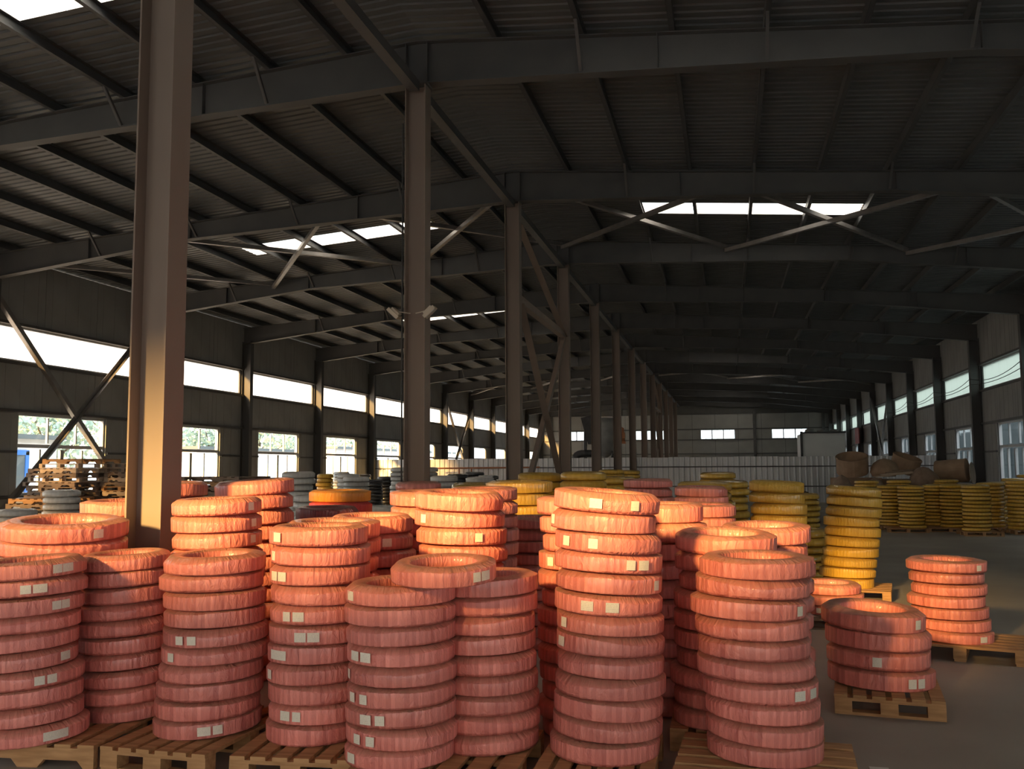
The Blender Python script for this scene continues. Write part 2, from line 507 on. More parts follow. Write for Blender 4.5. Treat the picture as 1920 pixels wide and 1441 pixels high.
# side walls: backing with openings, panels, girts, windows
WIN_W = 3.3
def side_wall(name, X, s, wshift, frp):
    """s = direction into the room along X"""
    out = X - s * 0.12
    lo, hi = min(X, out), max(X, out)
    root = MB()
    root.span(lo, hi, YF, YB, -0.1, Z_SILL)
    root.span(lo, hi, YF, YB, Z_HEAD, Z_S0)
    root.span(lo, hi, YF, YB, Z_S1, Z_EAVE)
    nb0 = -2
    for n in range(nb0, NB):
        a = Y0 + n * BAY
        c = a + BAY / 2 + wshift
        root.span(lo, hi, a, c - WIN_W / 2, Z_SILL, Z_HEAD)
        root.span(lo, hi, c + WIN_W / 2, a + BAY, Z_SILL, Z_HEAD)
        root.span(lo, hi, a - 0.16, a + 0.16, Z_S0, Z_S1)
    root.span(lo, hi, Y0 + NB * BAY - 0.16, YB, Z_S0, Z_S1)
    root.span(lo, hi, Y0 + NB * BAY, YB, Z_SILL, Z_HEAD)
    w = struct(root.build(name, 'joint'))
    # interior cladding panels: ribbed sheets with recessed joints
    cache = {}
    def panel(y0, y1, z0, z1):
        key = (round(y1 - y0, 3), round(z1 - z0, 3))
        if key not in cache:
            mb = MB()
            W, H = key
            W -= 0.016
            H -= 0.01
            mb.box((s * 0.015, 0, 0), (0.03, W, H))
            k = max(2, int(W / 0.4))
            for i in range(k):
                mb.box((s * 0.033, -W / 2 + (i + 0.5) * W / k, 0), (0.006, 0.03, H))
            cache[key] = mb.mesh('wall_panel', 'wall')
        link('wall_panel', cache[key], w, (X, (y0 + y1) / 2, (z0 + z1) / 2))
    for n in range(1, NB):
        a = Y0 + n * BAY
        c = a + BAY / 2 + wshift
        for z0, z1 in ((0.02, Z_SILL), (Z_HEAD, Z_S0), (Z_S1, Z_EAVE)):
            for i in range(3):
                panel(a + 2 * i, a + 2 * i + 2, z0, z1)
        panel(a, c - WIN_W / 2, Z_SILL, Z_HEAD)
        panel(c + WIN_W / 2, a + BAY, Z_SILL, Z_HEAD)
    for z in (Z_S0 - 0.05, Z_S1 + 0.05, Z_HEAD + 0.05):
        MB().span(X + s * 0.03, X + s * 0.10, YF, YB, z - 0.035, z + 0.035).build('girt', 'steel', w)
    for z in (Z_SILL - 0.05, 2.1):
        for n in range(1, NB):
            a = Y0 + n * BAY
            c = a + BAY / 2 + wshift
            if z < 1.1:
                MB().span(X + s * 0.03, X + s * 0.08, a, a + BAY, z - 0.03, z + 0.03).build('girt', 'steel', w)
            else:
                MB().span(X + s * 0.03, X + s * 0.08, a, c - WIN_W / 2 - 0.05, z - 0.03, z + 0.03).build('girt', 'steel', w)
                MB().span(X + s * 0.03, X + s * 0.08, c + WIN_W / 2 + 0.05, a + BAY, z - 0.03, z + 0.03).build('girt', 'steel', w)
    # window prototype in local coordinates, origin at the sill centre
    fx = -s * 0.06
    H = Z_HEAD - Z_SILL
    tz = 2.25 - Z_SILL
    fr = MB()
    hw = WIN_W / 2
    fr.box((fx, -hw + 0.03, H / 2), (0.1, 0.06, H)).box((fx, hw - 0.03, H / 2), (0.1, 0.06, H))
    fr.box((fx, 0, 0.03), (0.1, WIN_W - 0.12, 0.06)).box((fx, 0, H - 0.03), (0.1, WIN_W - 0.12, 0.06))
    frm = fr.mesh('window_frame', 'frame')
    tr = MB().box((fx, 0, tz), (0.09, WIN_W - 0.12, 0.09)).mesh('transom', 'frame')
    mu = MB().box((fx, 0, (tz + H) / 2), (0.06, 0.045, H - tz - 0.16)).mesh('mullion', 'frame')
    ml = MB().box((fx, 0, tz / 2), (0.07, 0.055, tz - 0.16)).mesh('mullion', 'frame')
    mc = MB().box((fx, 0, tz / 2), (0.08, 0.13, tz - 0.16)).mesh('mullion', 'frame')
    pu = MB().box((fx, 0, (tz + H) / 2), (0.006, (WIN_W - 0.12) / 3 - 0.06, H - tz - 0.12)).mesh('pane', 'glass')
    pl = MB().box((fx, 0, tz / 2), (0.006, (WIN_W - 0.12) / 4 - 0.07, tz - 0.12)).mesh('pane', 'glass')
    for n in range(nb0, NB):
        c = Y0 + n * BAY + BAY / 2 + wshift
        o = struct(link(wname(), frm, None, (X, c, Z_SILL)))
        link('transom', tr, o)
        cw = WIN_W - 0.12
        for i in range(3):
            link('pane', pu, o, (0, -cw / 2 + (i + 0.5) * cw / 3, 0))
            if i:
                link('mullion', mu, o, (0, -cw / 2 + i * cw / 3, 0))
        for i in range(4):
            link('pane', pl, o, (0, -cw / 2 + (i + 0.5) * cw / 4, 0))
            if i:
                link('mullion', mc if i == 2 else ml, o, (0, -cw / 2 + i * cw / 4, 0))
    # high daylight strip, one ribbed sheet per bay
    sf = MB()
    L_ = BAY - 0.32
    SH_ = Z_S1 - Z_S0
    sf.box((fx, 0, 0.02), (0.1, L_, 0.04)).box((fx, 0, SH_ - 0.02), (0.1, L_, 0.04))
    sfm = sf.mesh('strip_frame', 'frame')
    sp = MB()
    k = 24
    for i in range(k + 1):
        y = -L_ / 2 + L_ * i / k
        dx = 0.012 if i % 4 == 0 else 0.0
        sp.v += [(fx + dx * s, y, 0.04), (fx + dx * s, y, SH_ - 0.04)]
    for i in range(k):
        sp.f.append((2 * i, 2 * i + 2, 2 * i + 3, 2 * i + 1))
    spm = sp.mesh('daylight_sheet', frp)
    for n in range(nb0, NB):
        c = Y0 + n * BAY + BAY / 2
        o = struct(link(wname(), sfm, None, (X, c, Z_S0)))
        link('daylight_sheet', spm, o)
    return w
side_wall('wall_left', XL, 1, -0.13, 'frpleft')
side_wall('wall_right', XR, -1, -0.45, 'frpright')

# far end wall
def gable(name, y0, y1, holes, panels):
    """gable wall between y0 (room side) and y1, holes = [(x0, x1, z0, z1)] all in one z band"""
    mb = MB()
    za, zb = holes[0][2], holes[0][3]
    lo, hi = min(y0, y1), max(y0, y1)
    mb.span(XL - 0.12, XR + 0.12, lo, hi, -0.1, za)
    xs = [XL - 0.12] + [q for h in sorted(holes) for q in h[:2]] + [XR + 0.12]
    for i in range(0, len(xs), 2):
        mb.span(xs[i], xs[i + 1], lo, hi, za, zb)
    mb.prism_y([(XL - 0.12, zb), (XR + 0.12, zb), (XR + 0.12, raft_top(XR) + 0.2), (XC, RIDGE + 0.25), (XL - 0.12, raft_top(XL) + 0.2)], lo, hi)
    w = struct(mb.build(name, 'joint'))
    return w
EW = [(-14.6, -11.5, 4.03, 4.9), (-8.6, -5.5, 4.03, 4.9), (-2.35, 0.75, 4.03, 4.9), (3.8, 6.9, 4.03, 4.9)]
wb = gable('wall_back', YB, YB + 0.15, EW, True)
cache = {}
for z0, z1 in ((0.02, 1.5), (1.5, 2.75), (2.75, 4.03), (4.03, 4.9), (4.9, 6.3)):
    x = XL
    edges = [XL + i * (XR - XL) / 13 for i in range(14)]
    for i in range(13):
        a, b = edges[i], edges[i + 1]
        segs = [(a, b)]
        if z0 == 4.03:
            for h in EW:
                nxt = []
                for p, q in segs:
                    if q <= h[0] or p >= h[1]:
                        nxt.append((p, q))
                    else:
                        if p < h[0]:
                            nxt.append((p, h[0]))
                        if q > h[1]:
                            nxt.append((h[1], q))
                segs = nxt
        for p, q in segs:
            if q - p > 0.08:
                MB().span(p + 0.015, q - 0.015, YB - 0.03, YB, z0 + 0.015, z1 - 0.015).build('wall_panel', 'wall', wb)
for z in (1.5, 2.75, 4.0, 4.95, 6.3):
    MB().span(XL, XR, YB - 0.12, YB - 0.03, z - 0.04, z + 0.04).build('girt', 'steel', wb)
for x in (-10.05, 2.4, 8.2, -15.9):
    MB().span(x - 0.12, x + 0.12, YB - 0.22, YB - 0.04, 0, 6.6).build('wall_post', 'steel', wb)
for h in EW:
    mb = MB()
    cx, w_ = (h[0] + h[1]) / 2, h[1] - h[0]
    y = YB + 0.06
    mb.box((cx, y, h[2] + 0.03), (w_, 0.08, 0.06)).box((cx, y, h[3] - 0.03), (w_, 0.08, 0.06))
    for q in (0, 1 / 3, 2 / 3, 1):
        mb.box((h[0] + 0.05 + (w_ - 0.1) * q, y, (h[2] + h[3]) / 2), (0.1, 0.08, 0.87))
    o = struct(mb.build(wname(), 'frame'))
    for q in range(3):
        MB().box((h[0] + w_ * (q + 0.5) / 3, y, (h[2] + h[3]) / 2), (w_ / 3 - 0.1, 0.006, 0.75)).build('pane', 'glass', o)
        MB().box((h[0] + w_ * (q + 0.5) / 3, y, (h[2] + h[3]) / 2), (0.03, 0.05, 0.75)).build('mullion', 'frame', o)

# front gable wall behind the camera: an unseen doorway sized for fill light and a high window band that lets the low sun in
FB = {'door': (-13.0, 6.5, 3.4), 'band': (-13.0, -3.8, 4.9, 5.9)}
mb = MB()
lo, hi = YF - 0.15, YF
DX0, DX1, DZ = FB['door']
BX0, BX1, BZ0, BZ1 = FB['band']
mb.span(XL - 0.12, DX0, lo, hi, -0.1, min(BZ0, DZ))
mb.span(DX1, XR + 0.12, lo, hi, -0.1, min(BZ0, DZ))
if DZ < BZ0:
    mb.span(XL - 0.12, XR + 0.12, lo, hi, DZ, BZ0)
mb.span(XL - 0.12, BX0, lo, hi, BZ0, BZ1)
mb.span(BX1, XR + 0.12, lo, hi, BZ0, BZ1)
mb.prism_y([(XL - 0.12, BZ1), (XR + 0.12, BZ1), (XR + 0.12, raft_top(XR) + 0.2), (XC, RIDGE + 0.25), (XL - 0.12, raft_top(XL) + 0.2)], lo, hi)
struct(mb.build('wall_front', 'wall'))
mb = MB()
nb = 6
for i in range(nb + 1):
    mb.box((BX0 + (BX1 - BX0) * i / nb, YF - 0.07, (BZ0 + BZ1) / 2), (0.06, 0.08, BZ1 - BZ0))
o = struct(mb.build(wname(), 'frame'))
for i in range(nb):
    MB().box((BX0 + (BX1 - BX0) * (i + 0.5) / nb, YF - 0.07, (BZ0 + BZ1) / 2), ((BX1 - BX0) / nb - 0.06, 0.006, BZ1 - BZ0)).build('pane', 'glass', o)

# ------------------------------------------------------------------ steel frames
POS = ['nearest', 'second', 'third', 'fourth', 'fifth', 'sixth', 'seventh', 'eighth', 'ninth', 'tenth', 'eleventh', 'twelfth', 'thirteenth', 'last']
cm = MB()
cm.span(-0.15, -0.136, -0.125, 0.125, 0, 1).span(0.136, 0.15, -0.125, 0.125, 0, 1).span(-0.136, 0.136, -0.005, 0.005, 0, 1)
cmesh = cm.mesh('steel_column', 'column')
bpm = MB().box((0, 0, 0.012), (0.42, 0.36, 0.024)).mesh('base_plate', 'steel')
cap = MB().box((0, 0, -0.012), (0.36, 0.32, 0.024)).mesh('cap_plate', 'steel')
for n in range(0, NB):
    h = RIDGE - 0.64
    o = tag(link('steel_column', cmesh, None, (XC, Y0 + n * BAY, 0)), 'brown primed steel H column, %s from the camera in the central row' % POS[n], 'column', 'central row of steel columns')
    o.scale = (1, 1, h)
    b = link('base_plate', bpm, o); b.scale = (1, 1, 1 / h)
    b = link('cap_plate', cap, o, (0, 0, 1)); b.scale = (1, 1, 1 / h)
wm = MB()
wm.span(-0.17, -0.156, -0.11, 0.11, 0, 1).span(0.156, 0.17, -0.11, 0.11, 0, 1).span(-0.156, 0.156, -0.005, 0.005, 0, 1)
wmesh = wm.mesh('wall_column', 'steel')
for X, s, nm, n0 in ((XL, 1, 'left', 2), (XR, -1, 'right', 4)):
    for n in range(n0, NB + 1):
        o = tag(link('wall_column', wmesh, None, (X + s * 0.21, Y0 + n * BAY, 0)), 'grey steel H column against the %s wall, %s one in view from the front' % (nm, POS[n - n0]), 'column', 'steel columns along the %s wall' % nm)
        o.scale = (1, 1, raft_top(X) - 0.5)

def depth_at(d):
    return 0.63 + (0.38 - 0.63) * d / 7.4 if d < 7.4 else 0.38 + (0.60 - 0.38) * (d - 7.4) / (half[1] - 0.6 - 7.4)
def rafter_mesh(s):
    x_end = (half[s] - 0.30)
    ds = [0.0, 2.5, 5.0, 7.4, 10.0, x_end]
    t = [(XC + s * d, raft_top(XC + s * d)) for d in ds]
    b = [(XC + s * d, raft_top(XC + s * d) - depth_at(d)) for d in ds]
    mb = MB()
    mb.prism_y(t + b[::-1], -0.006, 0.006)
    mb.prism_y(t + [(x, z - 0.014) for x, z in t[::-1]], -0.1, 0.1)
    mb.prism_y(b + [(x, z + 0.014) for x, z in b[::-1]], -0.1, 0.1)
    for d in (0.16, 3.4, 7.4, 10.0):
        x = XC + s * d
        zt = raft_top(x)
        mb.span(x - 0.006, x + 0.006, -0.09, 0.09, zt - depth_at(d) + 0.014, zt - 0.014)
    return mb.mesh('roof_rafter', 'steel')
RM = {s: rafter_mesh(s) for s in (1, -1)}
FBR = {}
for s in (1, -1):
    for d in PUR[1::2]:
        if d > half[s] - 1.5:
            continue
        x = XC + s * d
        zt = raft_top(x)
        FBR[(s, d)] = MB().angle((x + 0.02, -0.55, zt + 0.02), (x + 0.02, -0.11, zt - depth_at(d) + 0.02), 0.04).mesh('fly_brace', 'steel')
for n in range(0, NB + 1):
    for s, nm in ((1, 'right'), (-1, 'left')):
        o = tag(link('roof_rafter', RM[s], None, (0, Y0 + n * BAY, 0)), 'dark tapered steel roof beam over the %s aisle, %s from the camera' % (nm, POS[n]), 'roof beam', 'roof beams over the %s aisle' % nm)
        for (q, d), me in FBR.items():
            if q == s and n < 9:
                link('fly_brace', me, o)
# ridge struts between column heads
st = MB().span(-0.075, 0.075, 0.16, BAY - 0.16, -0.07, -0.06).span(-0.075, -0.065, 0.16, BAY - 0.16, -0.06, 0.07).span(0.065, 0.075, 0.16, BAY - 0.16, -0.06, 0.07).mesh('ridge_strut', 'steel')
for n in range(0, NB):
    tag(link('ridge_strut', st, None, (XC, Y0 + n * BAY, 7.02)), 'brown steel channel strut joining the %s and %s central column heads' % (POS[n], POS[n + 1]), 'strut', 'struts along the ridge')

# bracing
def brace(name, bars, label, w=0.08, mat='brace', group=None):
    mb0 = None
    root = tag(link(name, None, None, (0, 0, 0)), label, 'brace', group)
    a0 = Vector(bars[0][0])
    root.location = a0
    for a, b in bars:
        a, b = Vector(a) - a0, Vector(b) - a0
        MB().angle(a, b, w).build('brace_bar', mat, root)
    return root
for n in (2, 8):
    ya, yb = Y0 + n * BAY, Y0 + (n + 1) * BAY
    nm = 'nearer' if n == 2 else 'farther'
    # wall X braces
    for X, s, sd in ((XL, 1, 'left'), (XR, -1, 'right')):
        if sd == 'right' and n == 2:
            continue
        x = X + s * 0.23
        x2 = x + s * 0.09
        brace('wall_brace', [((x, ya + 0.1, 5.75), (x, yb - 0.15, 0.25)), ((x2, yb - 0.1, 5.75), (x2, ya + 0.15, 0.25))], 'crossed steel angle brace in the %s braced bay of the %s wall' % (nm, sd), 0.12)
    # central column bracing
    brace('column_brace', [((XC, ya + 0.15, 0.3), (XC, yb - 0.15, 5.0)), ((XC + 0.12, yb - 0.15, 0.3), (XC + 0.12, ya + 0.15, 5.0)), ((XC, ya + 0.13, 5.07), (XC, yb - 0.13, 5.07)), ((XC + 0.05, yb - 0.15, 5.1), (XC + 0.05, ya + 0.35, 6.72))], 'brown crossed steel brace between central columns in the %s braced bay' % nm, 0.15, 'column')
    # roof X braces
    for i, (xa, xb) in enumerate(((XC, 0.1), (0.1, 4.45), (4.45, 8.7), (-8.4, XC), (-12.65, -8.4), (-16.8, -12.65))):
        za, zb = raft_top(xa) - 0.16, raft_top(xb) - 0.16
        e = 0.12
        pos = ['just right of the ridge', 'in the middle of the right slope', 'beside the right eave', 'just left of the ridge', 'in the middle of the left slope', 'beside the left eave'][i]
        brace('roof_brace', [((xa, ya + e, za), (xb, yb - e, zb)), ((xa, yb - e, za - 0.09), (xb, ya + e, zb - 0.09))], 'crossed steel roof brace %s, %s braced bay' % (pos, nm), 0.09, group='roof cross braces')

# ------------------------------------------------------------------ pallets
def pallet_parts(w, d, style, boards_along='y', h=0.13):
    """list of (part name, mesh) for a pallet with its top at z = h, origin on the floor at its centre"""
    parts = []
    nbd = 6
    bt = 0.02
    L, Wd = (d, w) if boards_along == 'y' else (w, d)
    def put(name, cx, cy, cz, sx, sy, sz):       # x = across the boards, y = along the boards
        if boards_along != 'y':
            cx, cy, sx, sy = cy, cx, sy, sx
        parts.append((name, (round(cx, 4), round(cy, 4), round(cz, 4)), (round(sx, 4), round(sy, 4), round(sz, 4))))
    bw = Wd / nbd * 0.74
    for i in range(nbd):
        put('deck_board', -Wd / 2 + bw / 2 + (Wd - bw) * i / (nbd - 1), 0, h - bt / 2, bw, L, bt)
    ys = (-L / 2 + 0.05, 0, L / 2 - 0.05)
    for y in ys:
        put('lead_board', 0, y, h - bt * 1.5, Wd, 0.1, bt)
    for y in ys:
        for x in (-Wd / 2 + 0.055, 0, Wd / 2 - 0.055):
            put('block', x, y, (h - 2 * bt + 0.018) / 2, 0.11, 0.1, h - 2 * bt - 0.018)
    for y in ys:
        put('bottom_board', 0, y, 0.009, Wd, 0.09, 0.018)
    return parts
pcache = {}
def make_pallet(x, y, w, d, rz, label, along='y', mat='wood', group='wooden pallets on the floor', arch=False):
    root = tag(link('wooden_pallet', None, None, (x, y, 0), rz), label, 'pallet', group)
    for name, c, s in pallet_parts(w, d, 'block', along):
        if arch and name in ('block', 'bottom_board', 'lead_board'):
            continue
        key = (name, s, mat)
        if key not in pcache:
            pcache[key] = MB().box((0, 0, 0), s).mesh(name, mat)
        link(name, pcache[key], root, c, rnd.uniform(-0.006, 0.006))
    if arch:
        for yy in (-d / 2 + 0.02, 0, d / 2 - 0.02):
            mb = MB()
            pts = [(-w / 2, 0)]
            for k in (-0.25, 0.25):
                cx = k * w
                pts += [(cx - 0.14, 0), (cx - 0.10, 0.045), (cx + 0.10, 0.045), (cx + 0.14, 0)]
            pts += [(w / 2, 0), (w / 2, 0.11), (-w / 2, 0.11)]
            mb.prism_y(pts, yy - 0.02, yy + 0.02)
            mb.build('stringer', mat, root)
        for yy in (-d / 2 + 0.06, d / 2 - 0.06):
            pass
    return root
make_pallet(-3.90, 5.09, 0.80, 1.08, math.radians(5), 'wooden pallet with notched stringers under the two leftmost pink stacks', arch=True)
make_pallet(-3.07, 5.08, 0.66, 1.0, math.radians(-2), 'wooden block pallet under the third pink stack from the left', mat='wood')
make_pallet(-2.33, 5.12, 0.68, 1.02, math.radians(5), 'wooden slatted pallet under the fourth pink stack from the left')
make_pallet(-1.50, 4.88, 0.84, 1.05, 0, 'wooden pallet under the pair of front pink stacks bridged by a loose coil')
make_pallet(-0.70, 5.08, 0.60, 0.8, 0, 'wooden pallet under the tallest front pink stack')
make_pallet(0.15, 5.08, 0.90, 0.86, math.radians(-3), 'wooden pallet with cross slats under the rightmost tall front pink stack', along='x')
make_pallet(0.06, 6.08, 0.86, 0.98, 0, 'wooden pallet in shade behind the rightmost front pallet')
make_pallet(1.05, 7.09, 0.68, 0.98, math.radians(-6.8), 'wooden block pallet carrying the wide four coil pink stack')
make_pallet(1.97, 8.95, 1.02, 0.80, math.radians(-16), 'wooden pallet sticking out right of the seven coil pink stack', along='x')
make_pallet(1.50, 12.52, 0.92, 0.92, math.radians(-10), 'wooden pallet under the leaning yellow stack on the right', along='x')
make_pallet(1.02, 10.32, 0.80, 0.80, 0, 'dark wooden pallet under the low pink stack behind the four coil stack', mat='woodold')

def small_pallet_mesh(w, d, h, style, mat, name='wooden_pallet'):
    mb = MB()
    if style == 'notch':
        for yy in (-d / 2 + 0.02, 0, d / 2 - 0.02):
            pts = [(-w / 2, 0)]
            for k in (-0.24, 0.24):
                cx = k * w
                pts += [(cx - 0.13, 0), (cx - 0.09, h * 0.42), (cx + 0.09, h * 0.42), (cx + 0.13, 0)]
            pts += [(w / 2, 0), (w / 2, h * 0.82), (-w / 2, h * 0.82)]
            mb.prism_y(pts, yy - 0.02, yy + 0.02)
        for i in range(6):
            mb.box((-w / 2 + 0.05 + (w - 0.1) * i / 5, 0, h * 0.91), (0.095, d, h * 0.17))
    else:
        for i in range(6):
            mb.box((0, -d / 2 + 0.05 + (d - 0.1) * i / 5, h * 0.92), (w, 0.1, h * 0.16))
        for xx in (-w / 2 + 0.04, 0, w / 2 - 0.04):
            for yy in (-d / 2 + 0.04, 0, d / 2 - 0.04):
                mb.box((xx, yy, h * 0.5), (0.08, 0.08, h * 0.7))
        for yy in (-d / 2 + 0.04, 0, d / 2 - 0.04):
            mb.box((0, yy, h * 0.08), (w, 0.08, h * 0.16))
    return mb.mesh(name, mat)
SP = {}
for st_ in ('notch', 'block'):
    for m_ in ('wood', 'woodold', 'woodpale'):
        SP[(st_, m_)] = small_pallet_mesh(0.98, 1.1, 0.092, st_, m_)
hidden = []          # (mesh, matrix) of pallets and coils that stand hidden behind others
def hide(me, loc, rz, sc=(1, 1, 1), key='coil'):
    hidden.append((key, me, Matrix.Translation(loc) @ Matrix.Rotation(rz, 4, 'Z') @ Matrix.Diagonal((*sc, 1))))
def pallet_stack(x, y, n, vis, phrase, seed, first=None):
    r = random.Random(seed)
    for i in range(n):
        st_ = r.choice(('notch', 'notch', 'block', 'notch'))
        m_ = r.choice(('woodold', 'woodold', 'woodpale', 'wood'))
        me = SP[(st_, m_)]
        loc = (x + r.uniform(-0.05, 0.05), y + r.uniform(-0.05, 0.05), i * 0.0935)
        rz = r.uniform(-0.05, 0.05) - 0.12
        t = n - 1 - i
        if t >= vis:
            hide(me, loc, rz, key=m_)
        else:
            word = {'woodold': 'dark', 'woodpale': 'pale', 'wood': 'tan'}[m_]
            tag(link('wooden_pallet', me, None, loc, rz), '%s empty pallet, %s in %s' % (word, ORD[t] + (' from top' if t else ''), phrase), 'pallet', 'stacked empty pallets')
pallet_stack(-12.95, 16.5, 20, 10, 'the left pallet pile before the first window', 3)
pallet_stack(-11.85, 16.95, 19, 9, 'the pallet pile behind the nearest column', 5)
pallet_stack(-10.75, 16.7, 16, 2, 'the sunlit pallet pile right of the nearest column', 8)
pallet_stack(-9.7, 16.9, 16, 3, 'the low pallet pile before the second window', 11)
pallet_stack(-14.0, 17.3, 18, 9, 'the dark pallet pile farthest left', 21)
pallet_stack(-12.55, 15.2, 12, 3, 'the front pallet pile left of the nearest column', 14)
fpm = small_pallet_mesh(1.0, 0.9, 0.1, 'block', 'wood')
for i, (x, y, sx, sy, t) in enumerate(((4.27, 25.45, 0.95, 2.2, 'the left pair of far yellow stacks'), (5.30, 25.75, 1.05, 2.1, 'the second pair of far yellow stacks'), (5.72, 23.75, 0.85, 0.8, 'the nearest of the far right yellow stacks'), (6.45, 25.3, 0.62, 0.8, 'the narrow yellow stack behind the far right stack'), (6.98, 26.85, 0.6, 0.8, 'the rearmost yellow stack near the right windows'), (6.9, 24.4, 0.7, 0.75, 'the yellow stack cut by the right picture edge'), (7.6, 25.75, 0.66, 1.0, 'the rearmost yellow stack at the right edge'), (3.6, 26.4, 0.66, 0.8, 'the yellow stack hidden behind the leaning one'))):
    o = tag(link('wooden_pallet', fpm, None, (x, y, 0)), 'low wooden pallet under %s' % t, 'pallet', 'pallets under the far yellow stacks')
    o.scale = (sx, sy / 0.9, 1)

# ------------------------------------------------------------------ hose coils
def coil_mesh(name, mat, turns, prof_hi, seed, relief=0.007):
    """unit coil: outer radius 0.5, height 1, tape turns as overlapping steps"""
    r = random.Random(seed)
    mb = MB()
    mb.uv = []
    ph = [r.uniform(0, 6.28) for _ in range(6)]
    TH = 0.185
    base = ([(0.99, 'l', 0), (1, 'l', 0.05), (1, 'm', 0), (1, 'c', -0.04), (0.985, 'c', 0.02), (0.68, 0.955, 0), (0.60, 0.985, 0), (0.42, 1.0, 0), (0.13, 0.96, 0), (0.02, 0.85, 0), (0, 0.5, 0), (0.03, 0.14, 0), (0.2, 0.01, 0), (0.5, 0.0, 0), (0.90, 0.012, 0), (0.97, 0.035, 0)]
            if prof_hi else [(1, 0.16, 0), (1, 0.72, 0), (0.66, 0.96, 0), (0.45, 1.0, 0), (0.03, 0.85, 0), (0, 0.2, 0), (0.4, 0.0, 0), (0.9, 0.03, 0)])
    m = len(base)
    seq = []
    for t in range(turns):
        jit = r.uniform(-0.5, 0.5)
        for f_, hgt in (((0.0, 1.0), (0.5, 0.55), (0.95, 0.1)) if prof_hi else ((0.0, 0.5),)):
            seq.append((t + f_, hgt + 0.35 * jit))
    K = len(seq)
    for u, hgt in seq:
        a = 2 * PI * u / turns
        wob = 1 + 0.012 * math.sin(2 * a + ph[0]) + 0.008 * math.sin(3 * a + ph[1])
        cz = 0.12 * math.sin(a + ph[2]) + 0.06 * math.sin(2 * a + ph[3]) + 0.03 * math.sin(5 * a + ph[5])
        zc = min(0.88, max(0.55, 0.75 + cz))
        zl = min(0.22, max(0.06, 0.10 + 0.08 * math.sin(a + ph[4])))
        for q, z, dz_ in base:
            zz = {'l': zl, 'm': (zl + zc) / 2, 'c': zc}.get(z, z) + dz_
            rr = 0.5 - TH + TH * q
            edge = 1.0 if z in ('c', 0.955, 0.985, 0.035) else 0.45
            dx, dz = rr - (0.5 - TH / 2), zz - 0.5
            n_ = math.hypot(dx / TH, dz) + 1e-6
            rr += relief * hgt * edge * (dx / TH) / n_ * 0.55
            if 0.02 < zz < 0.98:
                zz += relief * 2.6 * hgt * edge * dz / n_ * 0.4
            mb.v.append((rr * wob * math.cos(a), rr * wob * math.sin(a), zz))
    for i in range(K):
        i2 = (i + 1) % K
        u0 = seq[i][0]
        u1 = seq[i + 1][0] if i + 1 < K else turns
        for j in range(m):
            j2 = (j + 1) % m
            mb.f.append((i * m + j, i2 * m + j, i2 * m + j2, i * m + j2))
            v0, v1 = j / m, (j + 1) / m
            e = 0.02
            mb.uv.append([(u0 + 0.001, v0), (u1 - 0.001, v0), (u1 - 0.001, v1), (u0 + 0.001, v1)])
    return mb.mesh(name, mat, True)
CM = {}
for mat in ('pink', 'yellow', 'grey', 'black', 'orange', 'red', 'maroon'):
    hi_ = mat in ('pink', 'yellow')
    CM[mat] = [coil_mesh('hose_coil', mat, t, True, k * 7 + len(mat)) for k, t in enumerate((40, 46, 36, 50) if mat == 'pink' else (50, 56))]
    CM[mat + '_lo'] = [coil_mesh('hose_coil', mat, 24, False, k + 40) for k in range(2)]
lab = {}
def label_mesh(wd):
    """curved sticker on the outer face of the unit coil, wd = half angle"""
    if wd not in lab:
        mb = MB()
        mb.uv = []
        k = 6
        for i in range(k + 1):
            a = -wd + 2 * wd * i / k
            for z in (0.22, 0.70):
                mb.v.append((0.5125 * math.cos(a), 0.5125 * math.sin(a), z))
        for i in range(k):
            mb.f.append((2 * i, 2 * i + 2, 2 * i + 3, 2 * i + 1))
            mb.uv.append([(i / k, 0), ((i + 1) / k, 0), ((i + 1) / k, 1), (i / k, 1)])
        lab[wd] = mb.mesh('paper_label', 'label', True)
    return lab[wd]

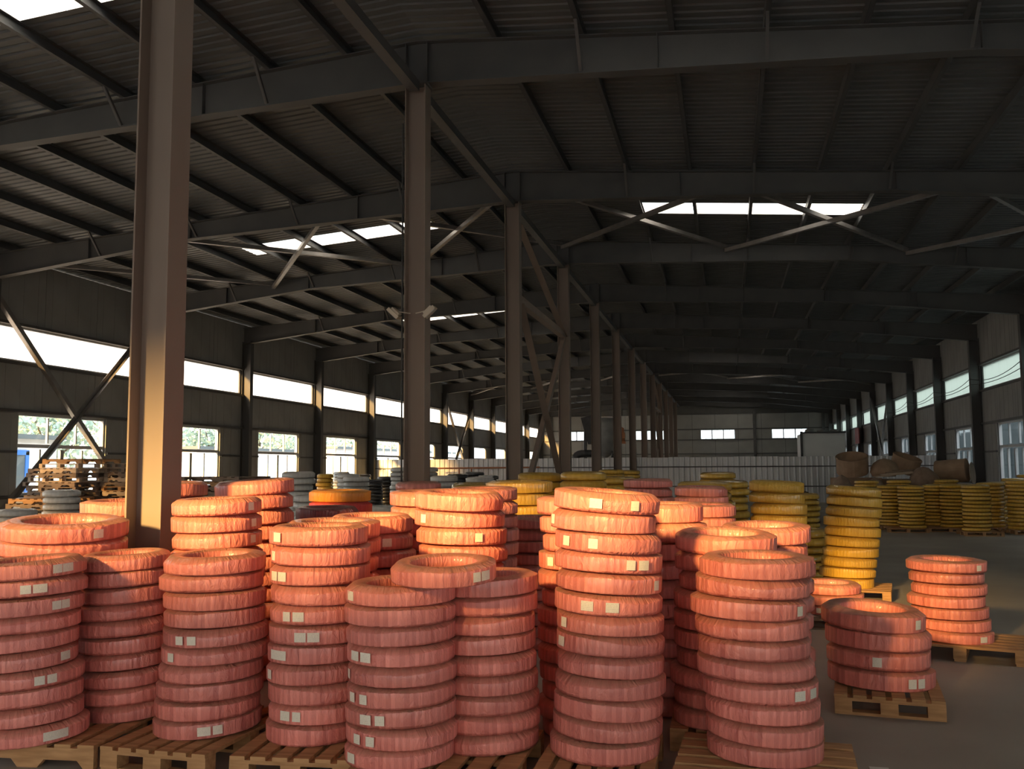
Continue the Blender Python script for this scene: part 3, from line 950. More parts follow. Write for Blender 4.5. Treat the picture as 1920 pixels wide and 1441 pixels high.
STACKS = [
('S1','pink',0.1005,0.13,10,[(-3.972,4.712,0.622,(-0.55,-0.34)),(-4.006,4.704,0.622),(-4.007,4.703,0.622),(-4.014,4.702,0.622,(-0.63,-0.42)),(-4.045,4.694,0.622,(-0.04,)),(-4.043,4.695,0.622),(-4.041,4.695,0.622),(-4.024,4.699,0.622,(-0.35,-0.17)),(-4.01,4.703,0.622,(-0.92,-0.69)),(-4.02,4.7,0.622,(-0.37,-0.16))]),
('S2','pink',0.1,0.13,10,[(-3.711,5.251,0.546),(-3.727,5.247,0.546),(-3.74,5.244,0.546),(-3.753,5.241,0.546),(-3.743,5.244,0.546),(-3.759,5.24,0.546),(-3.775,5.236,0.546),(-3.752,5.242,0.546),(-3.748,5.242,0.546),(-3.758,5.24,0.546)]),
('S3','pink',0.102,0.13,10,[(-3.047,5.069,0.609,(-1.09,-0.85)),(-3.046,5.069,0.604),(-3.038,5.071,0.611),(-3.033,5.072,0.599),(-3.013,5.077,0.601,(-1.95,)),(-3.009,5.078,0.601,(-1.75,-1.49)),(-3.02,5.075,0.581),(-3.021,5.075,0.593),(-3.039,5.071,0.591),(-3.024,5.074,0.593)]),
('S4','pink',0.1085,0.13,11,[(-2.355,5.078,0.568),(-2.338,5.082,0.568,(-1.85,-1.59)),(-2.342,5.081,0.568),(-2.353,5.078,0.568,(-2.28,)),(-2.351,5.079,0.568,(-2.12,-1.9)),(-2.342,5.081,0.568,(-1.52,-1.26)),(-2.343,5.081,0.568,(-1.82,-1.56)),(-2.343,5.081,0.568),(-2.344,5.08,0.568,(-2.22,-1.96)),(-2.34,5.081,0.568,(-2.31,)),(-2.353,5.078,0.568,(-2.08,))]),
('S5','pink',0.102,0.13,9,[(-1.741,4.788,0.581,(-2.21,)),(-1.725,4.792,0.585,(-2.12,-1.81)),(-1.73,4.79,0.591,(-1.88,-1.6)),(-1.726,4.791,0.585,(-2.27,-1.96)),(-1.721,4.793,0.578,(-2.54,)),(-1.732,4.79,0.575,(-2.19,-1.91)),(-1.734,4.79,0.58),(-1.736,4.789,0.602),(-1.735,4.789,0.583,(-2.32,))]),
('S6','pink',0.1035,0.13,9,[(-1.345,5.111,0.57),(-1.336,5.113,0.57),(-1.339,5.113,0.57),(-1.339,5.113,0.57),(-1.35,5.11,0.57),(-1.358,5.108,0.57),(-1.358,5.108,0.57),(-1.343,5.112,0.57),(-1.34,5.112,0.57)]),
('S7','pink',0.107,0.13,13,[(-0.688,5.107,0.594),(-0.669,5.112,0.583),(-0.663,5.113,0.591),(-0.655,5.115,0.6),(-0.649,5.116,0.577),(-0.65,5.116,0.581,(-2.53,)),(-0.651,5.116,0.581,(-2.41,)),(-0.657,5.115,0.583,(-1.83,-1.38)),(-0.653,5.116,0.579,(-0.44,)),(-0.658,5.114,0.581,(-1.03,-0.76)),(-0.655,5.115,0.586,(-2.28,-1.71)),(-0.679,5.109,0.576,(-2.62,)),(-0.663,5.113,0.572,(-1.63,-0.9))]),
('S8','pink',0.1045,0.13,10,[(0.153,5.235,0.594),(0.154,5.235,0.598),(0.147,5.233,0.593),(0.131,5.23,0.597,(-0.5,-0.87)),(0.116,5.226,0.599),(0.108,5.224,0.586),(0.097,5.222,0.595),(0.082,5.218,0.611,(-0.58,)),(0.111,5.225,0.586),(0.134,5.23,0.592)]),
('S11','pink',0.132,0.13,4,[(1.011,7.093,0.702,(-1.12,-0.91)),(1.0,7.09,0.682,(-1.73,)),(1.005,7.091,0.707),(0.969,7.083,0.695,(-0.74,))]),
('S13','pink',0.1,0.13,7,[(1.902,8.924,0.623,(-1.0,)),(1.891,8.921,0.603),(1.868,8.916,0.615),(1.842,8.91,0.624),(1.873,8.917,0.609),(1.853,8.912,0.615),(1.856,8.913,0.647,(-0.89,))]),
('Y1','yellow',0.1255,0.13,10,[(1.443,12.496,0.626),(1.443,12.496,0.666),(1.467,12.502,0.667),(1.491,12.507,0.668),(1.506,12.511,0.663),(1.52,12.514,0.668),(1.515,12.513,0.663),(1.541,12.519,0.662),(1.554,12.522,0.66),(1.554,12.522,0.666)]),
('S9','pink',0.1125,0.13,10,[(-0.063,5.851,0.6),(-0.054,5.834,0.6),(-0.072,5.829,0.6),(-0.035,5.837,0.6),(-0.048,5.85,0.6),(-0.044,5.818,0.6),(-0.038,5.817,0.6),(-0.012,5.831,0.6),(-0.034,5.856,0.6),(-0.027,5.842,0.6)]),
('S10','pink',0.1143,0,3,[(0.226,6.548,0.6),(0.24,6.556,0.6),(0.238,6.568,0.6),(0.241,6.572,0.6),(0.212,6.584,0.6),(0.234,6.563,0.6),(0.243,6.554,0.6),(0.25,6.591,0.6),(0.259,6.552,0.6),(0.212,6.566,0.6),(0.23,6.57,0.6)]),
('S14','pink',0.1272,0,9,[(-0.474,6.58,0.6),(-0.489,6.576,0.6),(-0.469,6.609,0.6),(-0.497,6.588,0.6),(-0.47,6.588,0.6),(-0.467,6.614,0.6),(-0.503,6.605,0.6),(-0.463,6.617,0.6),(-0.469,6.604,0.6),(-0.455,6.56,0.6),(-0.474,6.595,0.6)]),
('S15','pink',0.1125,0,10,[(-0.884,5.915,0.6),(-0.924,5.911,0.6),(-0.883,5.908,0.6),(-0.899,5.92,0.6),(-0.905,5.904,0.6),(-0.913,5.938,0.6),(-0.915,5.915,0.6),(-0.879,5.897,0.6),(-0.896,5.901,0.6),(-0.9,5.932,0.6,(-2.23,)),(-0.875,5.913,0.6),(-0.9,5.941,0.6),(-0.903,5.916,0.6)]),
('S16','pink',0.115,0,4,[(-1.762,6.014,0.6),(-1.779,6.012,0.6),(-1.76,5.97,0.6),(-1.78,5.982,0.6),(-1.797,6.0,0.6),(-1.754,6.011,0.6),(-1.786,6.008,0.6),(-1.763,5.985,0.6),(-1.766,6.014,0.6),(-1.744,6.024,0.6),(-1.756,6.018,0.6,(-0.92,)),(-1.77,6.021,0.6,(-2.17,)),(-1.768,6.004,0.6)]),
('S16b','pink',0.1133,0,3,[(-2.317,6.989,0.6),(-2.297,7.022,0.6),(-2.303,7.011,0.6),(-2.329,7.014,0.6),(-2.309,6.998,0.6),(-2.32,7.016,0.6),(-2.308,7.0,0.6),(-2.32,7.008,0.6),(-2.302,7.005,0.6),(-2.304,6.994,0.6),(-2.328,7.015,0.6),(-2.309,7.013,0.6),(-2.317,7.004,0.6)]),
('S16d','pink',0.1139,0,6,[(-2.1,7.812,0.6),(-2.079,7.842,0.6),(-2.089,7.805,0.6),(-2.074,7.826,0.6),(-2.097,7.844,0.6),(-2.058,7.819,0.6),(-2.1,7.81,0.6),(-2.09,7.794,0.6),(-2.077,7.819,0.6),(-2.073,7.825,0.6),(-2.086,7.81,0.6),(-2.086,7.795,0.6),(-2.088,7.814,0.6,(-1.14,-0.97))]),
('S24','pink',0.1084,0,4,[(-1.783,8.595,0.6),(-1.799,8.607,0.6),(-1.805,8.591,0.6),(-1.814,8.626,0.6),(-1.815,8.603,0.6),(-1.78,8.585,0.6),(-1.797,8.588,0.6),(-1.8,8.619,0.6),(-1.776,8.6,0.6),(-1.801,8.628,0.6),(-1.804,8.604,0.6)]),
('S17','pink',0.1198,0,4,[(-2.544,6.373,0.6),(-2.532,6.336,0.6),(-2.549,6.365,0.6),(-2.552,6.324,0.6),(-2.513,6.327,0.6),(-2.515,6.326,0.6),(-2.527,6.358,0.6),(-2.525,6.313,0.6),(-2.503,6.343,0.6),(-2.529,6.317,0.6,(-0.8,)),(-2.531,6.339,0.6)]),
('S4b','pink',0.1096,0,2,[(-2.513,5.669,0.6),(-2.536,5.652,0.6),(-2.507,5.682,0.6),(-2.518,5.636,0.6),(-2.542,5.663,0.6),(-2.545,5.655,0.6),(-2.525,5.664,0.6),(-2.505,5.635,0.6),(-2.526,5.65,0.6),(-2.526,5.653,0.6),(-2.518,5.671,0.6),(-2.527,5.659,0.6)]),
('S18','pink',0.1118,0,3,[(-3.444,5.807,0.6),(-3.443,5.806,0.6),(-3.481,5.807,0.6),(-3.45,5.841,0.6),(-3.467,5.821,0.6),(-3.439,5.769,0.6),(-3.45,5.808,0.6),(-3.464,5.824,0.6),(-3.428,5.816,0.6),(-3.452,5.817,0.6),(-3.456,5.819,0.6,(-0.17,)),(-3.46,5.811,0.6,(-0.12,)),(-3.457,5.812,0.6,(-0.24,))]),
('S19','pink',0.1203,0,8,[(-3.798,6.877,0.62),(-3.76,6.881,0.62),(-3.783,6.931,0.62),(-3.784,6.899,0.62),(-3.765,6.898,0.62),(-3.792,6.915,0.62),(-3.783,6.904,0.62),(-3.788,6.912,0.62),(-3.778,6.928,0.62),(-3.778,6.898,0.62),(-3.768,6.906,0.62),(-3.767,6.897,0.62),(-3.774,6.907,0.62)]),
('S20','pink',0.12,0,2,[(-4.44,5.498,0.8),(-4.454,5.513,0.8),(-4.446,5.504,0.8),(-4.441,5.512,0.8),(-4.46,5.506,0.8),(-4.402,5.525,0.8),(-4.438,5.481,0.8),(-4.462,5.519,0.8),(-4.416,5.522,0.8),(-4.439,5.515,0.8),(-4.435,5.508,0.8,(-0.37,))]),
('S21','pink',0.1176,0,2,[(-4.752,6.569,0.6),(-4.746,6.549,0.6),(-4.746,6.548,0.6),(-4.731,6.55,0.6),(-4.733,6.554,0.6),(-4.739,6.576,0.6),(-4.748,6.58,0.6),(-4.751,6.55,0.6),(-4.745,6.539,0.6),(-4.734,6.545,0.6),(-4.726,6.531,0.6),(-4.748,6.551,0.6)]),
('S22','pink',0.1285,0,3,[(-4.919,7.485,0.6),(-4.879,7.498,0.6),(-4.903,7.486,0.6),(-4.893,7.496,0.6),(-4.922,7.484,0.6),(-4.888,7.471,0.6),(-4.915,7.485,0.6),(-4.93,7.471,0.6),(-4.902,7.501,0.6),(-4.923,7.5,0.6),(-4.921,7.482,0.6,(-0.85,-0.62)),(-4.904,7.487,0.6)]),
('S23','red',0.111,0,2,[(-3.69,8.474,0.6),(-3.694,8.463,0.6),(-3.698,8.436,0.6),(-3.714,8.432,0.6),(-3.694,8.465,0.6),(-3.722,8.444,0.6),(-3.695,8.444,0.6),(-3.692,8.47,0.6),(-3.728,8.461,0.6),(-3.688,8.473,0.6),(-3.694,8.46,0.6),(-3.68,8.416,0.6),(-3.699,8.451,0.6)]),
('S23b','maroon',0.1096,0,1,[(-3.459,7.689,0.54),(-3.467,7.657,0.54),(-3.489,7.651,0.54),(-3.467,7.631,0.54),(-3.456,7.633,0.54),(-3.477,7.673,0.54),(-3.477,7.649,0.54),(-3.46,7.682,0.54),(-3.469,7.664,0.54),(-3.469,7.681,0.54),(-3.486,7.661,0.54),(-3.473,7.66,0.54)]),
('S16c','pink',0.1132,0,1,[(-3.961,11.493,0.6),(-3.932,11.516,0.6),(-3.967,11.511,0.6),(-3.943,11.529,0.6),(-3.95,11.516,0.6),(-3.956,11.516,0.6),(-3.935,11.532,0.6),(-3.986,11.532,0.6),(-3.948,11.517,0.6),(-3.948,11.507,0.6),(-3.957,11.513,0.6),(-3.954,11.507,0.6),(-3.951,11.521,0.6)]),
('S25','pink',0.107,0,3,[(-0.971,11.662,0.6),(-0.97,11.669,0.6),(-0.987,11.666,0.6),(-0.969,11.625,0.6),(-0.988,11.636,0.6),(-1.006,11.654,0.6),(-0.962,11.666,0.6),(-0.994,11.663,0.6),(-0.971,11.639,0.6),(-0.975,11.668,0.6),(-0.953,11.679,0.6),(-0.965,11.673,0.6),(-0.979,11.675,0.6),(-0.976,11.659,0.6)]),
('S26','pink',0.1095,0,2,[(-0.323,10.816,0.6),(-0.317,10.851,0.6),(-0.321,10.887,0.6),(-0.309,10.85,0.6),(-0.327,10.879,0.6),(-0.329,10.838,0.6),(-0.29,10.841,0.6),(-0.292,10.84,0.6),(-0.305,10.872,0.6),(-0.302,10.827,0.6),(-0.281,10.857,0.6),(-0.307,10.831,0.6),(-0.309,10.853,0.6)]),
('S27','pink',0.1174,0,3,[(-0.259,9.187,0.6),(-0.228,9.221,0.6),(-0.245,9.201,0.6),(-0.217,9.149,0.6),(-0.228,9.188,0.6),(-0.242,9.203,0.6),(-0.206,9.196,0.6),(-0.23,9.196,0.6),(-0.234,9.198,0.6),(-0.238,9.191,0.6),(-0.235,9.192,0.6)]),
('S12','pink',0.1035,0.13,3,[(1.001,10.301,0.66,(-1.98,)),(1.009,10.286,0.66),(0.987,10.307,0.66)]),
('Y2','yellow',0.1335,0,4,[(0.562,11.737,0.65),(0.552,11.732,0.65),(0.559,11.718,0.65),(0.533,11.714,0.65),(0.585,11.706,0.65),(0.594,11.714,0.65),(0.595,11.709,0.65),(0.582,11.719,0.65),(0.591,11.709,0.65),(0.57,11.72,0.65),(0.566,11.725,0.65)]),
('Y3','yellow',0.1106,0,7,[(1.398,19.061,0.65),(1.404,19.042,0.65),(1.383,19.037,0.65),(1.417,19.044,0.65),(1.402,19.056,0.65),(1.403,19.024,0.65),(1.406,19.023,0.65),(1.429,19.035,0.65),(1.404,19.06,0.65),(1.408,19.045,0.65)]),
('Y4','yellow',0.1102,0,6,[(0.98,13.619,0.65),(0.995,13.6,0.65),(1.006,13.624,0.65),(0.969,13.612,0.65),(0.991,13.612,0.65),(1.019,13.6,0.65),(0.99,13.617,0.65)]),
('Y5','yellow',0.1184,0,2,[(-0.164,17.509,0.65),(-0.184,17.497,0.65),(-0.182,17.501,0.65),(-0.178,17.49,0.65),(-0.192,17.489,0.65),(-0.193,17.495,0.65),(-0.149,17.505,0.65),(-0.181,17.529,0.65),(-0.188,17.472,0.65),(-0.17,17.505,0.65),(-0.188,17.517,0.65),(-0.189,17.491,0.65),(-0.182,17.504,0.65)]),
('Y6','yellow',0.1183,0,5,[(-0.008,15.241,0.65),(0.006,15.234,0.65),(0.017,15.246,0.65),(0.014,15.265,0.65),(-0.006,15.249,0.65),(-0.002,15.282,0.65),(-0.008,15.26,0.65),(-0.002,15.24,0.65),(-0.026,15.244,0.65),(-0.02,15.268,0.65),(0.01,15.248,0.65),(-0.004,15.25,0.65)]),
('Y7','yellow',0.1207,0,2,[(-0.313,12.432,0.7),(-0.3,12.393,0.7),(-0.299,12.431,0.7),(-0.289,12.412,0.7),(-0.317,12.386,0.7),(-0.325,12.402,0.7),(-0.3,12.391,0.7),(-0.31,12.409,0.7),(-0.339,12.428,0.7),(-0.269,12.438,0.7),(-0.31,12.399,0.7),(-0.304,12.414,0.7)]),
('Y8','yellow',0.1258,0,4,[(-2.147,9.66,0.72),(-2.169,9.675,0.72),(-2.163,9.681,0.72),(-2.153,9.672,0.72),(-2.188,9.674,0.72),(-2.181,9.684,0.72),(-2.199,9.674,0.72),(-2.17,9.651,0.72),(-2.183,9.686,0.72),(-2.174,9.7,0.72),(-2.199,9.671,0.72),(-2.179,9.684,0.72)]),
('Y9','yellow',0.1299,0,1,[(-3.603,12.97,0.65),(-3.583,12.963,0.65),(-3.578,12.943,0.65),(-3.569,12.96,0.65),(-3.586,12.945,0.65),(-3.586,12.966,0.65),(-3.594,12.968,0.65),(-3.589,12.977,0.65),(-3.563,12.964,0.65),(-3.584,12.952,0.65),(-3.584,12.966,0.65)]),
('Y10','yellow',0.1204,0,2,[(-2.719,13.499,0.65),(-2.736,13.496,0.65),(-2.718,13.455,0.65),(-2.737,13.466,0.65),(-2.755,13.484,0.65),(-2.711,13.496,0.65),(-2.744,13.493,0.65),(-2.721,13.469,0.65),(-2.724,13.498,0.65),(-2.702,13.509,0.65),(-2.714,13.503,0.65),(-2.728,13.505,0.65),(-2.725,13.489,0.65)]),
('Y11','yellow',0.1218,0,3,[(-2.009,12.964,0.65),(-2.003,13.0,0.65),(-2.007,13.035,0.65),(-1.995,12.998,0.65),(-2.013,13.027,0.65),(-2.015,12.987,0.65),(-1.976,12.989,0.65),(-1.978,12.988,0.65),(-1.991,13.02,0.65),(-1.988,12.976,0.65),(-1.967,13.005,0.65),(-1.993,12.98,0.65),(-1.995,13.001,0.65)]),
('Y12','yellow',0.1237,0,3,[(-1.833,15.654,0.65),(-1.872,15.655,0.65),(-1.84,15.689,0.65),(-1.858,15.669,0.65),(-1.829,15.617,0.65),(-1.841,15.656,0.65),(-1.855,15.672,0.65),(-1.819,15.664,0.65),(-1.843,15.665,0.65),(-1.847,15.666,0.65),(-1.851,15.659,0.65),(-1.848,15.66,0.65)]),
('Y13','yellow',0.1127,0,1,[(-2.924,23.487,0.65),(-2.909,23.414,0.65),(-2.872,23.418,0.65),(-2.895,23.468,0.65),(-2.895,23.436,0.65),(-2.876,23.435,0.65),(-2.903,23.452,0.65),(-2.894,23.44,0.65),(-2.9,23.449,0.65),(-2.889,23.465,0.65),(-2.889,23.434,0.65),(-2.879,23.443,0.65),(-2.878,23.433,0.65),(-2.885,23.444,0.65)]),
('Y14','yellow',0.1106,0,1,[(-2.678,25.681,0.65),(-2.676,25.679,0.65),(-2.682,25.672,0.65),(-2.705,25.652,0.65),(-2.667,25.672,0.65),(-2.718,25.663,0.65),(-2.716,25.695,0.65),(-2.694,25.674,0.65),(-2.694,25.711,0.65),(-2.664,25.657,0.65),(-2.692,25.678,0.65),(-2.682,25.689,0.65),(-2.682,25.687,0.65),(-2.688,25.684,0.65)]),
('G1','grey',0.1223,0,5,[(-8.105,16.525,0.62),(-8.107,16.501,0.62),(-8.121,16.508,0.62),(-8.112,16.52,0.62),(-8.101,16.536,0.62),(-8.085,16.513,0.62),(-8.097,16.505,0.62),(-8.103,16.52,0.62),(-8.085,16.513,0.62),(-8.101,16.547,0.62),(-8.137,16.528,0.62),(-8.081,16.515,0.62),(-8.1,16.519,0.62)]),
('G2','grey',0.1175,0,4,[(-11.614,14.327,0.62),(-11.605,14.322,0.62),(-11.624,14.324,0.62),(-11.593,14.336,0.62),(-11.621,14.327,0.62),(-11.633,14.324,0.62),(-11.601,14.311,0.62),(-11.614,14.307,0.62),(-11.598,14.312,0.62),(-11.599,14.309,0.62),(-11.61,14.314,0.62)]),
('G3','grey',0.1096,0,2,[(-13.634,15.923,0.62),(-13.638,15.93,0.62),(-13.603,15.917,0.62),(-13.625,15.926,0.62),(-13.627,15.911,0.62),(-13.638,15.93,0.62),(-13.64,15.932,0.62),(-13.636,15.929,0.62),(-13.629,15.915,0.62),(-13.619,15.914,0.62)]),
('G4','grey',0.1138,0,2,[(-11.223,12.791,0.62),(-11.224,12.755,0.62),(-11.217,12.786,0.62),(-11.194,12.756,0.62),(-11.206,12.783,0.62),(-11.212,12.807,0.62),(-11.214,12.788,0.62),(-11.229,12.773,0.62),(-11.211,12.782,0.62)]),
('G5','yellow',0.1235,0,3,[(-11.757,25.793,0.48),(-11.76,25.769,0.48),(-11.765,25.75,0.48),(-11.767,25.756,0.48),(-11.759,25.766,0.48),(-11.779,25.745,0.48),(-11.749,25.758,0.48),(-11.76,25.758,0.48),(-11.774,25.764,0.48),(-11.796,25.747,0.48),(-11.773,25.751,0.48),(-11.764,25.762,0.48)]),
('G6','grey',0.1073,0,3,[(-6.123,15.886,0.62),(-6.107,15.912,0.62),(-6.131,15.889,0.62),(-6.128,15.87,0.62),(-6.113,15.89,0.62),(-6.119,15.894,0.62),(-6.1,15.904,0.62),(-6.157,15.903,0.62),(-6.12,15.888,0.62)]),
('G7','grey',0.1108,0,3,[(-8.014,22.145,0.62),(-8.009,22.133,0.62),(-8.008,22.111,0.62),(-7.979,22.131,0.62),(-7.996,22.139,0.62),(-8.003,22.128,0.62),(-7.997,22.129,0.62),(-7.977,22.12,0.62),(-8.009,22.13,0.62),(-8.013,22.133,0.62),(-8.023,22.146,0.62),(-7.998,22.164,0.62),(-7.995,22.132,0.62),(-7.998,22.127,0.62),(-8.002,22.132,0.62)]),
('G8','grey',0.1186,0,3,[(-7.746,23.285,0.62),(-7.745,23.263,0.62),(-7.745,23.315,0.62),(-7.748,23.302,0.62),(-7.741,23.294,0.62),(-7.762,23.242,0.62),(-7.747,23.289,0.62),(-7.738,23.299,0.62),(-7.755,23.29,0.62),(-7.792,23.277,0.62),(-7.769,23.307,0.62),(-7.766,23.273,0.62),(-7.774,23.294,0.62),(-7.749,23.282,0.62)]),
('G9','grey',0.1205,0,2,[(-8.766,20.979,0.62),(-8.79,20.962,0.62),(-8.756,20.983,0.62),(-8.78,20.987,0.62),(-8.744,20.987,0.62),(-8.815,20.968,0.62),(-8.789,20.976,0.62),(-8.817,20.999,0.62),(-8.775,20.993,0.62),(-8.777,20.991,0.62),(-8.77,20.992,0.62),(-8.769,20.974,0.62)]),
('G10','grey',0.1238,0,1,[(-10.758,25.09,0.62),(-10.772,25.101,0.62),(-10.753,25.133,0.62),(-10.739,25.105,0.62),(-10.753,25.115,0.62),(-10.756,25.081,0.62),(-10.754,25.102,0.62),(-10.762,25.116,0.62),(-10.763,25.1,0.62),(-10.77,25.11,0.62),(-10.752,25.13,0.62),(-10.762,25.105,0.62)]),
('G11','grey',0.1223,0,2,[(-6.204,19.812,0.62),(-6.186,19.817,0.62),(-6.18,19.825,0.62),(-6.193,19.792,0.62),(-6.216,19.82,0.62),(-6.188,19.841,0.62),(-6.187,19.792,0.62),(-6.193,19.801,0.62),(-6.18,19.817,0.62),(-6.169,19.808,0.62),(-6.186,19.787,0.62),(-6.179,19.807,0.62)]),
('G12','black',0.1223,0,2,[(-7.671,25.861,0.62),(-7.63,25.814,0.62),(-7.649,25.832,0.62),(-7.664,25.826,0.62),(-7.655,25.839,0.62),(-7.643,25.858,0.62),(-7.661,25.864,0.62),(-7.637,25.847,0.62),(-7.65,25.828,0.62),(-7.648,25.852,0.62),(-7.673,25.822,0.62),(-7.653,25.83,0.62)]),
('G13','black',0.1158,0,2,[(-7.964,28.827,0.62),(-7.946,28.825,0.62),(-7.945,28.828,0.62),(-7.952,28.806,0.62),(-7.95,28.819,0.62),(-7.981,28.812,0.62),(-7.975,28.817,0.62),(-7.972,28.824,0.62),(-7.969,28.825,0.62),(-7.971,28.819,0.62),(-7.958,28.8,0.62),(-7.972,28.815,0.62),(-7.965,28.82,0.62)]),
('G14','grey',0.1208,0,2,[(-5.183,19.27,0.62),(-5.196,19.24,0.62),(-5.183,19.234,0.62),(-5.207,19.259,0.62),(-5.178,19.243,0.62),(-5.192,19.26,0.62),(-5.184,19.245,0.62),(-5.219,19.279,0.62),(-5.191,19.248,0.62),(-5.177,19.243,0.62),(-5.193,19.256,0.62),(-5.201,19.25,0.62)]),
('G15','black',0.1181,0,1,[(-6.8,26.042,0.62),(-6.793,26.026,0.62),(-6.791,26.028,0.62),(-6.798,26.012,0.62),(-6.81,26.004,0.62),(-6.787,26.037,0.62),(-6.803,26.044,0.62),(-6.775,26.012,0.62),(-6.773,26.053,0.62),(-6.755,26.046,0.62),(-6.822,26.038,0.62),(-6.794,26.035,0.62)]),
('G16','black',0.107,0,0,[(-13.003,30.451,0.62),(-12.993,30.454,0.62),(-12.976,30.464,0.62),(-12.995,30.471,0.62),(-13.015,30.478,0.62),(-12.985,30.449,0.62),(-12.985,30.473,0.62),(-13.0,30.447,0.62),(-13.004,30.441,0.62),(-12.974,30.469,0.62),(-12.998,30.442,0.62),(-12.994,30.456,0.62)]),
('G17','black',0.1068,0,1,[(-11.16,28.106,0.62),(-11.148,28.098,0.62),(-11.151,28.106,0.62),(-11.139,28.117,0.62),(-11.136,28.098,0.62),(-11.174,28.097,0.62),(-11.154,28.117,0.62),(-11.147,28.109,0.62),(-11.152,28.076,0.62),(-11.173,28.114,0.62),(-11.164,28.08,0.62),(-11.158,28.097,0.62)]),
('G18','black',0.1134,0,1,[(-11.363,29.843,0.62),(-11.366,29.819,0.62),(-11.385,29.822,0.62),(-11.369,29.826,0.62),(-11.353,29.858,0.62),(-11.356,29.853,0.62),(-11.369,29.828,0.62),(-11.351,29.851,0.62),(-11.352,29.841,0.62),(-11.381,29.854,0.62),(-11.39,29.826,0.62),(-11.367,29.844,0.62)]),
('G19','grey',0.1078,0,0,[(-14.585,33.422,0.62),(-14.581,33.379,0.62),(-14.607,33.423,0.62),(-14.576,33.411,0.62),(-14.594,33.401,0.62),(-14.591,33.391,0.62),(-14.57,33.422,0.62),(-14.593,33.428,0.62),(-14.593,33.431,0.62),(-14.61,33.414,0.62),(-14.587,33.405,0.62),(-14.583,33.433,0.62),(-14.577,33.383,0.62),(-14.589,33.408,0.62)]),
('G20','black',0.1173,0,0,[(-13.811,33.61,0.62),(-13.794,33.615,0.62),(-13.788,33.623,0.62),(-13.8,33.59,0.62),(-13.824,33.617,0.62),(-13.796,33.639,0.62),(-13.795,33.589,0.62),(-13.8,33.599,0.62),(-13.788,33.614,0.62),(-13.777,33.605,0.62),(-13.793,33.585,0.62),(-13.786,33.604,0.62)]),
('G21','grey',0.1184,0,3,[(-7.142,15.108,0.62),(-7.157,15.103,0.62),(-7.148,15.115,0.62),(-7.136,15.134,0.62),(-7.154,15.141,0.62),(-7.13,15.123,0.62),(-7.143,15.104,0.62),(-7.141,15.128,0.62),(-7.166,15.098,0.62),(-7.146,15.107,0.62)]),
('F1','yellow',0.086,0.1,12,[(4.098,25.597,0.62),(4.086,25.619,0.62),(4.088,25.606,0.62),(4.063,25.617,0.62),(4.071,25.638,0.62),(4.075,25.621,0.62),(4.074,25.597,0.62),(4.079,25.6,0.62),(4.074,25.617,0.62),(4.088,25.607,0.62),(4.103,25.622,0.62),(4.07,25.611,0.62)]),
('F2','yellow',0.087,0.1,12,[(4.427,24.646,0.62),(4.382,24.657,0.62),(4.411,24.672,0.62),(4.424,24.644,0.62),(4.409,24.65,0.62),(4.414,24.638,0.62),(4.424,24.644,0.62),(4.411,24.663,0.62),(4.403,24.65,0.62),(4.395,24.64,0.62),(4.406,24.635,0.62),(4.408,24.654,0.62)]),
('F3','yellow',0.088,0.1,0,[(4.512,26.85,0.62),(4.513,26.852,0.62),(4.5,26.848,0.62),(4.51,26.852,0.62),(4.485,26.862,0.62),(4.494,26.864,0.62),(4.516,26.872,0.62),(4.492,26.862,0.62),(4.507,26.861,0.62),(4.499,26.864,0.62),(4.487,26.851,0.62),(4.489,26.855,0.62),(4.509,26.853,0.62)]),
('F4','yellow',0.087,0.1,12,[(5.205,25.88,0.62),(5.2,25.89,0.62),(5.197,25.893,0.62),(5.199,25.891,0.62),(5.207,25.876,0.62),(5.209,25.888,0.62),(5.226,25.881,0.62),(5.199,25.892,0.62),(5.202,25.886,0.62),(5.195,25.865,0.62),(5.218,25.856,0.62),(5.221,25.876,0.62)]),
('F5','yellow',0.088,0.1,12,[(5.47,25.147,0.62),(5.482,25.159,0.62),(5.484,25.173,0.62),(5.488,25.155,0.62),(5.498,25.133,0.62),(5.48,25.157,0.62),(5.474,25.132,0.62),(5.475,25.161,0.62),(5.471,25.142,0.62),(5.485,25.146,0.62),(5.5,25.148,0.62),(5.486,25.168,0.62)]),
('F6','yellow',0.088,0.1,0,[(5.883,27.781,0.62),(5.865,27.777,0.62),(5.882,27.792,0.62),(5.894,27.786,0.62),(5.902,27.787,0.62),(5.878,27.777,0.62),(5.895,27.793,0.62),(5.888,27.785,0.62),(5.889,27.78,0.62),(5.893,27.796,0.62),(5.896,27.815,0.62),(5.877,27.793,0.62),(5.901,27.781,0.62)]),
('F7','yellow',0.09,0.1,12,[(5.645,23.771,0.62),(5.691,23.772,0.62),(5.675,23.764,0.62),(5.68,23.76,0.62),(5.668,23.745,0.62),(5.666,23.759,0.62),(5.685,23.778,0.62),(5.672,23.757,0.62),(5.69,23.748,0.62),(5.681,23.757,0.62),(5.661,23.766,0.62),(5.668,23.754,0.62)]),
('F8','yellow',0.092,0.1,0,[(6.396,25.364,0.62),(6.399,25.368,0.62),(6.397,25.394,0.62),(6.377,25.379,0.62),(6.385,25.369,0.62),(6.388,25.366,0.62),(6.413,25.358,0.62),(6.397,25.366,0.62),(6.392,25.365,0.62),(6.399,25.373,0.62),(6.412,25.367,0.62),(6.388,25.351,0.62)]),
('F9','yellow',0.091,0.1,0,[(6.956,26.868,0.62),(6.963,26.851,0.62),(6.96,26.878,0.62),(6.942,26.854,0.62),(6.972,26.864,0.62),(6.985,26.872,0.62),(6.978,26.864,0.62),(6.966,26.826,0.62),(6.983,26.868,0.62),(6.977,26.874,0.62),(6.98,26.884,0.62),(6.979,26.843,0.62)]),
